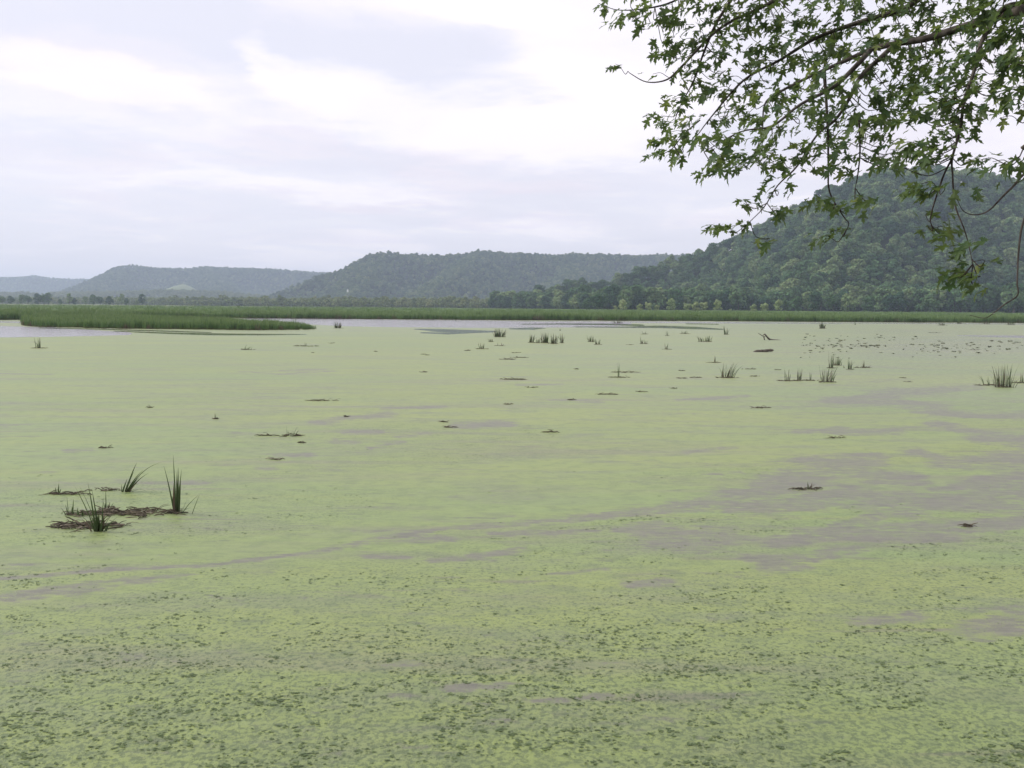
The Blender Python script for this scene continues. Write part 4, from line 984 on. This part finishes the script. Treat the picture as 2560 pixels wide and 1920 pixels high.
# driftwood branch and log
def build_driftwood():
    P = at(1925, 850); s = P[1] / F; e = empty('driftwood_branch', P)
    q = lambda x, y, d=0.0: ((x - 1925) * s, d, (850 - y) * s)
    L = [('stem', [q(1956, 851), q(1944, 850.5, .1), q(1930, 850, .1), q(1922, 847), q(1916, 841, -.1), q(1911, 835.5, -.1), q(1908, 838)], [.04, .09, .12, .12, .10, .08, .05]),
         ('branch', [q(1911, 852, -.2), q(1909, 845, -.2), q(1907, 841, -.2), q(1902, 838, -.2), q(1893, 833, -.3)], [.07, .07, .06, .05, .02]),
         ('branch', [q(1909, 844, -.2), q(1911, 840, -.25), q(1912, 836, -.25)], [.05, .04, .03])]
    for nm, p, r in L:
        v, f = tube_np(spline(p, 4), np.interp(np.linspace(0, 1, (len(p) - 1) * 4 + 1), np.linspace(0, 1, len(r)), r), 7)
        link(nm, mesh_from(nm, v, f, M_drift, True), e)
    tag(e, 'forked driftwood branch arching out of the water', 'driftwood')
    P = at(1908, 880); s = P[1] / F; e = empty('log', P)
    q = lambda x, y, d=0.0: ((x - 1908) * s, d, (880 - y) * s)
    v, f = tube_np(spline([q(1883, 881), q(1893, 878, .05), (q(1908, 877.5, .1)), q(1922, 876, .1), q(1933, 875.5, .1)], 4), np.array([.06, .09, .10, .11, .12, .12, .11, .12, .13, .12, .12, .13, .12, .12, .12, .11, .09]), 8)
    link('stem', mesh_from('stem', v, f, M_drift, True), e)
    for x, y in ((1895, 878), (1903, 877), (1914, 876), (1925, 875)):
        v, f = tube_np([q(x, y, .08), q(x + .5, y - 1.5, .05), q(x + 1, y - 3.2, .05)], [.05, .045, .03], 5); link('knot_stub', mesh_from('knot_stub', v, f, M_drift), e)
    tag(e, 'knobbly half-sunk log below the driftwood branch', 'log')
build_driftwood()

# floating leaves on the pale water at the right
def build_pads():
    m, nt, out = material('floating_leaf')
    r = nt.new('ShaderNodeObjectInfo').outputs['Random']
    c = nt.mix(r, (0.05, 0.065, 0.03), (0.12, 0.12, 0.055)); nt.l.new(principled(nt, c, 0.5, 0.4).outputs[0], out.inputs[0])
    meshes = []
    for k in range(5):
        rr = random.Random(50 + k); V = [(0, 0, 0.07)]; n = 11
        for ring, (q, z) in enumerate(((0.55, 0.10), (1.0, 0.02))):
            for i in range(n):
                t = 2 * math.pi * i / n; j = rr.uniform(0.75, 1.15) * (0.55 if i == 0 and ring else 1)
                V.append((math.cos(t) * q * j * 1.5, math.sin(t) * q * j, (z + rr.uniform(-0.05, 0.14) * q) * 1.2))
        Fc = [(0, 1 + i, 1 + (i + 1) % n) for i in range(n)] + [(1 + i, 1 + n + i, 1 + n + (i + 1) % n, 1 + (i + 1) % n) for i in range(n)]
        meshes.append(mesh_from('floating_leaf', V, Fc, m))
    rr = random.Random(5); spots = []
    for i in range(46): spots.append((rr.gauss(2075, 40), rr.gauss(866, 6), 1.0))
    for i in range(22): spots.append((rr.gauss(2172, 20), rr.gauss(864.5, 3), 1.0))
    for i in range(30): spots.append((rr.uniform(2010, 2300), rr.uniform(838, 850) + rr.gauss(0, 3), 0.8))
    for i in range(40): spots.append((rr.uniform(2260, 2420), rr.gauss(866, 5), 0.9))
    for i in range(40): spots.append((rr.uniform(2330, 2570), rr.uniform(852, 886), 1.1))
    for i in range(16): spots.append((rr.uniform(1990, 2400), rr.uniform(880, 900), 0.8))
    for x, y, k in spots:
        P = at(x, y); s = P[1] / F; q = s * rr.uniform(1.2, 3.4) * k
        o = link('floating_leaf', meshes[rr.randint(0, 4)], None, P + np.array((0, 0, 0.005)), rr.uniform(-0.4, 0.4) + (math.pi if rr.random() < .5 else 0), q)
        o.scale = (q * 1.25, q * rr.uniform(0.8, 1.4), q * rr.uniform(3.0, 6.0))
        if y > 856 and x < 2230: tag(o, 'curled dark leaf in the dense floating patch beyond the paired reeds', 'leaf', 'floating leaves in the dense patch')
        elif y > 880: tag(o, 'scattered dark leaf floating nearest, before the leaf patch', 'leaf', 'floating leaves scattered nearest')
        elif x >= 2230: tag(o, 'small dark leaf floating in the strung-out lines by the frame edge', 'leaf', 'floating leaves in strung-out lines')
        else: tag(o, 'tiny dark leaf floating farthest, behind the dense leaf patch', 'leaf', 'floating leaves farthest out')
build_pads()

# little tufts of submerged weed breaking the duckweed in front
def build_bits():
    m, nt, out = material('water_weed')
    r = nt.new('ShaderNodeObjectInfo').outputs['Random']
    c = nt.mix(r, (0.062, 0.095, 0.033), (0.125, 0.172, 0.06)); nt.l.new(principled(nt, c, 0.6, 0.3).outputs[0], out.inputs[0])
    ms = []
    for k in range(6):
        rr = random.Random(70 + k); V = []; Q = []
        for i in range(rr.randint(2, 4)):
            a = rr.gauss(0, 0.7) + (math.pi if rr.random() < 0.5 else 0); L = rr.uniform(0.012, 0.036); x = rr.gauss(0, 0.014); y = rr.gauss(0, 0.012); w = rr.uniform(0.006, 0.014); z = rr.uniform(0.0, 0.003)
            dx, dy = math.cos(a) * L, math.sin(a) * L; sx, sy = -math.sin(a) * w, math.cos(a) * w; k0 = len(V)
            V += [(x - sx, y - sy, z), (x + dx - sx, y + dy - sy, z + rr.uniform(0, .005)), (x + dx * 1.15, y + dy * 1.15, z + rr.uniform(-.003, .006)), (x + dx + sx, y + dy + sy, z + rr.uniform(0, .005)), (x + sx, y + sy, z)]
            Q.append(tuple(range(k0, k0 + 5)))
        ms.append(mesh_from('weed', V, Q, m))
    n = 40000
    d = 7.6 + 26 * rng.random(n) ** 1.5; x = rng.uniform(-0.62, 0.62, n) * d
    P = np.stack([x, d, np.full(n, 0.003)], 1); X, Y, _ = project(P)
    film, op, calm = water_masks(X, Y); a = math.radians(24)
    u = P[:, 0] * math.cos(a) + P[:, 1] * math.sin(a); w = -P[:, 0] * math.sin(a) + P[:, 1] * math.cos(a)
    fl = np.interp(Y, [1000, 1200, 1420, 1600], [0.15, 0.3, 0.6, 0.75]) + (fbm(u * 0.10, w * 0.42, 4, 9) - 0.5) * 1.5 + (fbm(u * 1.2, w * 2.2, 3, 13) - 0.5) * 2.2
    smooth = seg_mask(X, Y, [(-300, 1395, 42), (200, 1385, 36), (600, 1370, 30), (900, 1335, 26), (1200, 1280, 30), (1500, 1240, 26), (1650, 1230, 14)], 0.7)
    k = (rng.random(n) < sstep(fl, 0.3, 1.25) * (1 - 0.9 * smooth) * (1 - 0.9 * film)); P = P[k]; m_ = len(P)
    s = 0.26 + 0.75 * rng.random(m_) ** 1.7
    o = instancer('water_weed', P, np.stack([np.zeros(m_), np.zeros(m_), rng.normal(0.15, 0.45, m_)], 1), np.stack([s * rng.uniform(0.9, 1.9, m_), s, s], 1), rng.integers(0, 6, m_), ms)
    tag(o, 'flecks of dark water weed breaking through the near duckweed', 'water weed', kind='stuff')
    print('bits', m_)
build_bits()

# ------------------------------------------------------------------ silver maple whose boughs hang into view
def maple_leaf_mesh(seed, mat):
    r = random.Random(seed)
    half = [(0.0, 0.0), (0.10, 0.02), (0.30, -0.06), (0.24, 0.07), (0.40, 0.06), (0.20, 0.20), (0.13, 0.27), (0.30, 0.36), (0.33, 0.48), (0.42, 0.50), (0.50, 0.66), (0.33, 0.58), (0.30, 0.64), (0.12, 0.48), (0.09, 0.55), (0.16, 0.70), (0.14, 0.76), (0.18, 0.84), (0.08, 0.86), (0.0, 1.02)]
    out = [(x, y) for x, y in half] + [(-x * r.uniform(0.9, 1.05), y) for x, y in half[-2:0:-1]]
    curl = r.uniform(0.0, 0.65); cup = r.uniform(-0.6, 0.7); wid = r.uniform(0.75, 1.1); out = [(x * wid + r.gauss(0, 0.012), y + r.gauss(0, 0.012)) for x, y in out]; twist = r.gauss(0, 0.3); V = []
    def Z(x, y): return -curl * y * y + cup * x * x + 0.10 * abs(x) + twist * x * y
    for x, y in out: V.append((x, y, Z(x, y)))
    mid = [(0.0, 0.12), (0.0, 0.32), (0.0, 0.5), (0.0, 0.7)]
    V2 = V + [(x, y, Z(x, y) - 0.015) for x, y in mid]
    n = len(half) - 1; N = len(out); m = [N + i for i in range(4)]
    Fc = []
    def side(idx):
        nonlocal Fc
        seq = idx; ctr = [m[0], m[0], m[0], m[0], m[0], m[1], m[1], m[1], m[2], m[2], m[2], m[2], m[2], m[2], m[3], m[3], m[3], m[3], m[3]]
        for i in range(n):
            Fc.append((seq[i], seq[i + 1], ctr[i]))
            if i + 1 < n and ctr[i] != ctr[i + 1]: Fc.append((ctr[i], seq[i + 1], ctr[i + 1]))
    side(list(range(n + 1)))
    k = len(Fc); side([0] + [N - i for i in range(1, n)] + [n])
    for i in range(k, len(Fc)): Fc[i] = tuple(reversed(Fc[i]))
    # leaf stalk
    k0 = len(V2); V2 += [(-0.008, 0, 0), (0.008, 0, 0), (0.006, -0.35, 0.06), (-0.006, -0.35, 0.06)]; Fc.append((k0, k0 + 1, k0 + 2, k0 + 3))
    return V2, Fc
def leaf_mat():
    m, nt, out = material('maple_leaf')
    g = nt.new('ShaderNodeNewGeometry'); oi = nt.new('ShaderNodeObjectInfo').outputs['Random']
    rnd = nt.m('FRACT', nt.m('ADD', oi, g.outputs['Random Per Island']))
    c = nt.mix(nt.ss(rnd, 0.1, 0.9), (0.050, 0.100, 0.040), (0.115, 0.175, 0.058)); c = nt.mix(nt.ss(rnd, 0.85, 1.0), c, (0.21, 0.25, 0.07))
    under = nt.mix(0.55, c, (0.20, 0.25, 0.17)); cc = nt.mix(g.outputs['Backfacing'], c, under)
    p = principled(nt, cc, 0.5, 0.35)
    t = nt.new('ShaderNodeBsdfTranslucent'); nt.l.new(nt.mix(0.5, c, (0.16, 0.22, 0.03)), t.inputs['Color'])
    mx = nt.new('ShaderNodeMixShader'); mx.inputs[0].default_value = 0.45
    nt.l.new(p.outputs[0], mx.inputs[1]); nt.l.new(t.outputs[0], mx.inputs[2]); nt.l.new(mx.outputs[0], out.inputs[0]); return m
def build_maple():
    ML = leaf_mat(); rr = random.Random(42)
    base = np.array((7.4, 1.2, 1.75)); e = empty('silver_maple', base)
    tag(e, 'silver maple with drooping leafy boughs hanging in from the upper corner', 'tree')
    def tube_obj(name, pts, rad, parent=e, sides=7, n=5):
        p = spline(pts, n); r = np.interp(np.linspace(0, 1, len(p)), np.linspace(0, 1, len(rad)), rad)
        v, f = tube_np(p - base, r, sides); return link(name, mesh_from(name, v, f, M_bark if sides > 6 else M_twig, True), parent), p, r
    top = np.array((7.0, 2.0, 10.5))
    tube_obj('trunk', [base - np.array((0, 0, .4)), base + np.array((0.05, 0, 1.2)), np.array((7.35, 1.35, 5.2)), np.array((7.2, 1.6, 7.6)), top], [0.36, 0.30, 0.26, 0.2, 0.1], sides=12)
    D = lambda px, py, Y: at_depth(px, py, Y)
    fork = np.array((7.3, 1.45, 6.0)); fork2 = np.array((7.2, 1.6, 7.4)); fork3 = np.array((7.35, 1.35, 5.2))
    limbs = {}
    def limb(key, pts, rad, **k): limbs[key] = tube_obj('limb', pts, rad, **k)
    limb('a', [fork, np.array((5.6, 3.4, 6.35)), D(2700, -20, 5.2), D(2560, 20, 5.6), D(2481, 45, 5.8), D(2380, 76, 6.0), D(2316, 96, 6.1), D(2240, 109, 6.2), D(2177, 124, 6.3), D(2115, 151, 6.4), D(2017, 195, 6.5), D(1934, 239, 6.6), D(1910, 268, 6.6), D(1905, 332, 6.6), D(1885, 388, 6.6)],
         [.10, .06, .034, .027, .025, .023, .022, .020, .016, .013, .010, .008, .006, .004, .0025])
    limb('b', [fork2, np.array((5.2, 3.8, 7.6)), D(2520, -160, 6.0), D(2299, -5, 6.4), D(2253, 25, 6.5), D(2150, 55, 6.6), D(2040, 95, 6.8), D(1950, 150, 6.9), D(1860, 200, 7.0), D(1780, 290, 7.0), D(1735, 350, 7.0)], [.12, .08, .04, .022, .019, .016, .013, .010, .008, .005, .0025])
    limb('c', [np.array((5.2, 3.8, 7.6)), D(2250, -230, 6.6), D(1990, -60, 6.9), D(1934, 0, 7.0), D(1900, 20, 7.0), D(1797, 73, 7.1), D(1700, 171, 7.1), D(1665, 200, 7.1), D(1617, 205, 7.1), D(1578, 185, 7.1), D(1570, 178, 7.1)], [.07, .045, .02, .014, .013, .010, .008, .006, .004, .003, .002])
    limb('d', [D(2240, 110, 6.2), D(2215, 132, 6.2), D(2152, 192, 6.2), D(2127, 240, 6.2), D(2109, 271, 6.25), D(2084, 304, 6.3), D(2041, 340, 6.3), D(1993, 415, 6.3), D(1944, 464, 6.35), D(1910, 518, 6.35), D(1866, 562, 6.4)], [.016, .015, .013, .011, .010, .009, .007, .006, .0045, .0035, .002])
    limb('e', [D(2560, 10, 5.55), D(2504, 25, 5.7), D(2456, 101, 5.6), D(2443, 152, 5.55), D(2425, 210, 5.5), D(2410, 253, 5.5), D(2400, 324, 5.45), D(2381, 395, 5.4), D(2381, 430, 5.4), D(2388, 513, 5.35), D(2408, 566, 5.3), D(2420, 605, 5.3), D(2432, 660, 5.3)], [.022, .017, .013, .011, .010, .009, .008, .0065, .0055, .0048, .004, .003, .002])
    limb('f', [fork3, np.array((5.4, 3.2, 5.7)), D(2720, 300, 4.8), D(2620, 390, 5.0), D(2560, 435, 5.1), D(2535, 464, 5.1), D(2510, 488, 5.1), D(2471, 527, 5.1), D(2437, 537, 5.1), D(2408, 527, 5.1), D(2393, 498, 5.1)], [.09, .06, .018, .009, .007, .006, .005, .0042, .003, .0022, .0015])
    limb('g', [np.array((5.4, 3.2, 5.7)), D(2760, 420, 4.7), D(2600, 480, 5.0), D(2560, 550, 5.0), D(2547, 624, 5.0), D(2543, 705, 5.0), D(2544, 738, 5.0), D(2510, 762, 5.0), D(2474, 790, 5.0), D(2457, 795, 5.0), D(2425, 788, 5.0)], [.05, .018, .008, .0055, .005, .0042, .004, .0032, .0022, .0018, .0012])
    limb('h', [D(2381, 395, 5.4), D(2359, 439, 5.4), D(2335, 510, 5.4), D(2326, 550, 5.4), D(2334, 572, 5.4)], [.006, .005, .004, .003, .002], sides=6)
    limb('i', [D(2060, 172, 6.5), D(2066, 260, 6.4), D(2070, 342, 6.3), D(2071, 420, 6.3), D(2074, 480, 6.3), D(2108, 540, 6.3), D(2122, 560, 6.3), D(2108, 588, 6.3)], [.012, .009, .007, .006, .005, .004, .003, .002], sides=6)
    limb('j', [D(2148, 300, 6.0), D(2150, 380, 6.0), D(2144, 440, 6.0), D(2138, 470, 6.0)], [.007, .005, .004, .002], sides=6)
    limb('k', [D(1831, -5, 7.2), D(1790, 60, 7.2), D(1760, 130, 7.2), D(1735, 200, 7.2), D(1700, 265, 7.2)], [.012, .010, .008, .006, .003], sides=6)
    limb('l', [D(2177, 124, 6.3), D(2130, 175, 6.2), D(2080, 220, 6.1), D(2000, 262, 6.0), D(1930, 315, 6.0), D(1850, 330, 6.0), D(1760, 380, 6.0)], [.018, .015, .012, .009, .007, .004, .0025])
    limb('m', [D(2660, 10, 5.2), D(2640, 140, 5.1), D(2600, 240, 5.1), D(2580, 320, 5.1), D(2550, 390, 5.1)], [.02, .014, .01, .006, .003])
    limb('n', [D(1860, -90, 7.2), D(1760, -40, 7.2), D(1680, 5, 7.2), D(1610, 22, 7.2), D(1545, 25, 7.2), D(1505, 12, 7.2)], [.014, .010, .007, .005, .003, .002], sides=6)
    limb('o', [D(1750, 300, 7.0), D(1710, 335, 7.0), D(1680, 372, 7.0), D(1645, 390, 7.0)], [.005, .004, .003, .002], sides=6)
    allp = [(k, q) for k, (o, p, r) in limbs.items() for q in p[2 if k in 'abcfg' else 0:]]
    LK = [k for k, _ in allp]; LP = np.array([q for _, q in allp])
    lx, ly, _ = project(LP)
    # where sprays of leaves hang
    poly = [(1560, -60), (1590, 50), (1640, 110), (1690, 120), (1720, 200), (1690, 235), (1665, 285), (1690, 330), (1665, 372), (1720, 395), (1760, 350), (1800, 395), (1790, 425), (1850, 430), (1890, 395), (1950, 420), (2000, 400), (2040, 440), (2100, 430), (2150, 405), (2250, 385), (2310, 410), (2370, 395), (2430, 350), (2420, 280), (2450, 220), (2500, 230), (2560, 260), (2700, 280), (2700, -60)]
    def inside(x, y):
        c = False; j = len(poly) - 1
        for i in range(len(poly)):
            xi, yi = poly[i]; xj, yj = poly[j]
            if (yi > y) != (yj > y) and x < (xj - xi) * (y - yi) / (yj - yi) + xi: c = not c
            j = i
        return c
    holes = [(2490, 310, 45, 40), (1800, 270, 40, 20), (2010, 330, 60, 25), (2230, 250, 30, 20), (2290, 80, 26, 24), (2250, 330, 40, 25), (2180, 60, 20, 14), (1700, 110, 20, 20), (1930, 290, 25, 25), (2420, 60, 20, 18), (2330, 300, 24, 24)]
    sprays = []
    tries = 0
    while len(sprays) < 300 and tries < 30000:
        tries += 1; x = rr.uniform(1540, 2690); y = rr.uniform(-60, 440)
        if not inside(x, y) or any(((x - hx) / a) ** 2 + ((y - hy) / b) ** 2 < 1 for hx, hy, a, b in holes): continue
        if any(((x - sx) / 34) ** 2 + ((y - sy) / 20) ** 2 < 1 for sx, sy, _ in sprays): continue
        sprays.append((x, y, rr.randint(8, 13)))
    n_poly = len(sprays)
    sprays += [(1520, 16, 7), (1560, 45, 7), (1608, 30, 8), (1548, 166, 5), (1660, 130, 6), (1652, 182, 3), (1680, 250, 6), (1658, 290, 5), (1668, 345, 6), (1645, 385, 7), (1705, 372, 6), (1800, 425, 8), (1850, 415, 7), (1822, 570, 11), (1850, 562, 6), (1865, 505, 9), (1932, 520, 9), (1925, 596, 8),
               (1945, 478, 7), (1970, 445, 7), (2040, 500, 8), (2075, 505, 8), (2120, 520, 7), (2185, 498, 6), (2100, 575, 8), (2070, 590, 6), (2150, 500, 4), (2330, 455, 8), (2300, 475, 7), (2362, 470, 6), (2315, 535, 5), (2345, 566, 10), (2320, 565, 5), (2390, 480, 4), (2400, 612, 6), (2425, 600, 5),
               (2410, 680, 7), (2430, 655, 8), (2450, 690, 7), (2390, 690, 6), (2440, 715, 7), (2460, 650, 4), (2510, 400, 7), (2545, 395, 7), (2550, 440, 5), (2480, 395, 5), (2430, 400, 4), (2530, 290, 4), (2470, 262, 6), (2260, 420, 4), (2220, 400, 5)]
    leafv = [maple_leaf_mesh(900 + i, ML) for i in range(9)]; leaf_me = [mesh_from('leaf', v, f, ML) for v, f in leafv]
    leaves = []
    for isp, (x, y, n) in enumerate(sprays):
        # nearest limb above the spray carries it
        cost = np.hypot(lx - x, (ly - y) * 1.1) + np.where(ly > y + 6, 60, 0); k = int(np.argmin(cost)); Y = LP[k][1] + rr.uniform(-0.28, 0.28)
        c = at_depth(x, y, Y); a = LP[k]
        dirx = -1 if rr.random() < 0.78 else 1
        if cost[k] > 8:
            mid = (a + c) / 2 + np.array((rr.uniform(-.03, .03), 0, -0.03 - 0.05 * np.linalg.norm(c - a)))
            tip = c + np.array((dirx * 0.06, 0, -0.01)); pp = spline([a, mid, c, tip], 4)
            v, f = tube_np(pp - base, np.linspace(0.0034, 0.0014, len(pp)), 4)
            link('twig', mesh_from('twig', v, f, M_twig), limbs[LK[k]][0])
        sun_t = rr.random()
        for j in range(int(n * (0.86 if isp < n_poly else 1.25))):
            gz = lambda m, sd: max(m - 1.7 * sd, min(m + 1.7 * sd, rr.gauss(m, sd)))
            q = c + np.array((gz(dirx * 0.02, 0.064), gz(0, 0.06), gz(-0.005, 0.018))) * (0.5 if x < 1570 and y > 100 else 1)
            az = (math.pi if dirx < 0 else 0) + rr.gauss(0, 0.9)          # direction the tip points, mostly outward
            size = rr.uniform(0.048, 0.098)
            tilt = rr.gauss(-0.40, 0.28); roll = rr.gauss(0, 0.35)
            R = Matrix.Rotation(az - math.pi / 2, 4, 'Z') @ Matrix.Rotation(tilt, 4, 'X') @ Matrix.Rotation(roll, 4, 'Y')
            leaves.append((q, R, size, rr.randint(0, 8), x, y))
    # the 300 that show largest stay single, the rest of the crown is one mass
    vis = [i for i, l in enumerate(leaves) if 0 < l[4] < 2560 and 0 < l[5] < 1920]
    vis.sort(key=lambda i: -leaves[i][2] * 100 / leaves[i][0][1] - (3 if leaves[i][5] > 380 or leaves[i][4] < 1700 else 0))
    chosen = set(vis[:300]); FV = []; FQ = []
    for i, (q, R, s, m, x, y) in enumerate(leaves):
        if i in chosen:
            o = link('leaf', leaf_me[m], e); o.matrix_local = Matrix.Translation(Vector(q - base)) @ R @ Matrix.Scale(s, 4)
        else:
            A = np.array(R.to_3x3()) * s; v = np.array(leafv[m][0]) @ A.T + (q - base); k0 = len(FV)
            FV += list(v); FQ += [tuple(t + k0 for t in g) for g in leafv[m][1]]
    # unseen crown over trunk and camera, enlarged to shade the near water
    for pts in ([(7.2, 1.6, 7.6), (4.5, 0.5, 9.0), (1.5, 0.0, 10.0)], [(7.2, 1.7, 8.2), (6.0, 3.5, 10.0), (4.8, 4.6, 11.5)], [(7.35, 1.4, 5.8), (8.6, -0.8, 8.0), (9.5, -3.0, 9.5)]):
        tube_obj('limb', [np.array(p) for p in pts], [.12, .08, .03], sides=8)
    for j in range(5200):
        t = rr.uniform(0, 6.28); dv = np.array((rr.gauss(0, 1), rr.gauss(0, 1), rr.gauss(0, 1))); dv /= np.linalg.norm(dv); q = np.array((5.4, 0.8, 10.6)) + dv * rr.uniform(0.5, 1.0) * np.array((5.2, 5.0, 3.6))
        px_, py_, w_ = project(q)
        if w_ > 0.3 and -60 < px_ < 2640 and -60 < py_ < 2000: continue
        R = Matrix.Rotation(t, 4, 'Z') @ Matrix.Rotation(rr.gauss(-.4, .4), 4, 'X'); A = np.array(R.to_3x3()) * 0.17
        v = np.array(leafv[j % 4][0]) @ A.T + (q - base); k0 = len(FV); FV += list(v); FQ += [tuple(u + k0 for u in g) for g in leafv[j % 4][1]]
    o = link('foliage', mesh_from('foliage', FV, FQ, ML), e); o['kind'] = 'stuff'
    print('leaves', len(leaves), len(FQ))
build_maple()

# ------------------------------------------------------------------ hazy air
def build_haze():
    x0, x1, y0, y1, z0, z1 = -9050, 9050, -450, 9550, -2.0, 225.0
    v = [(x0, y0, z0), (x1, y0, z0), (x1, y1, z0), (x0, y1, z0), (x0, y0, z1), (x1, y0, z1), (x1, y1, z1), (x0, y1, z1)]
    f = [(3, 2, 1, 0), (4, 5, 6, 7), (0, 1, 5, 4), (1, 2, 6, 5), (2, 3, 7, 6), (3, 0, 4, 7)]
    m, nt, out = material('humid_air')
    pv = nt.new('ShaderNodeVolumePrincipled'); pv.inputs['Color'].default_value = (0.67, 0.78, 1.0, 1); pv.inputs['Density'].default_value = 1.5e-4; pv.inputs['Anisotropy'].default_value = 0.2
    nt.l.new(pv.outputs[0], out.inputs['Volume'])
    o = link('haze', mesh_from('haze', v, f, m)); tag(o, 'pale humid summer haze over the valley', 'haze', kind='stuff')
build_haze()
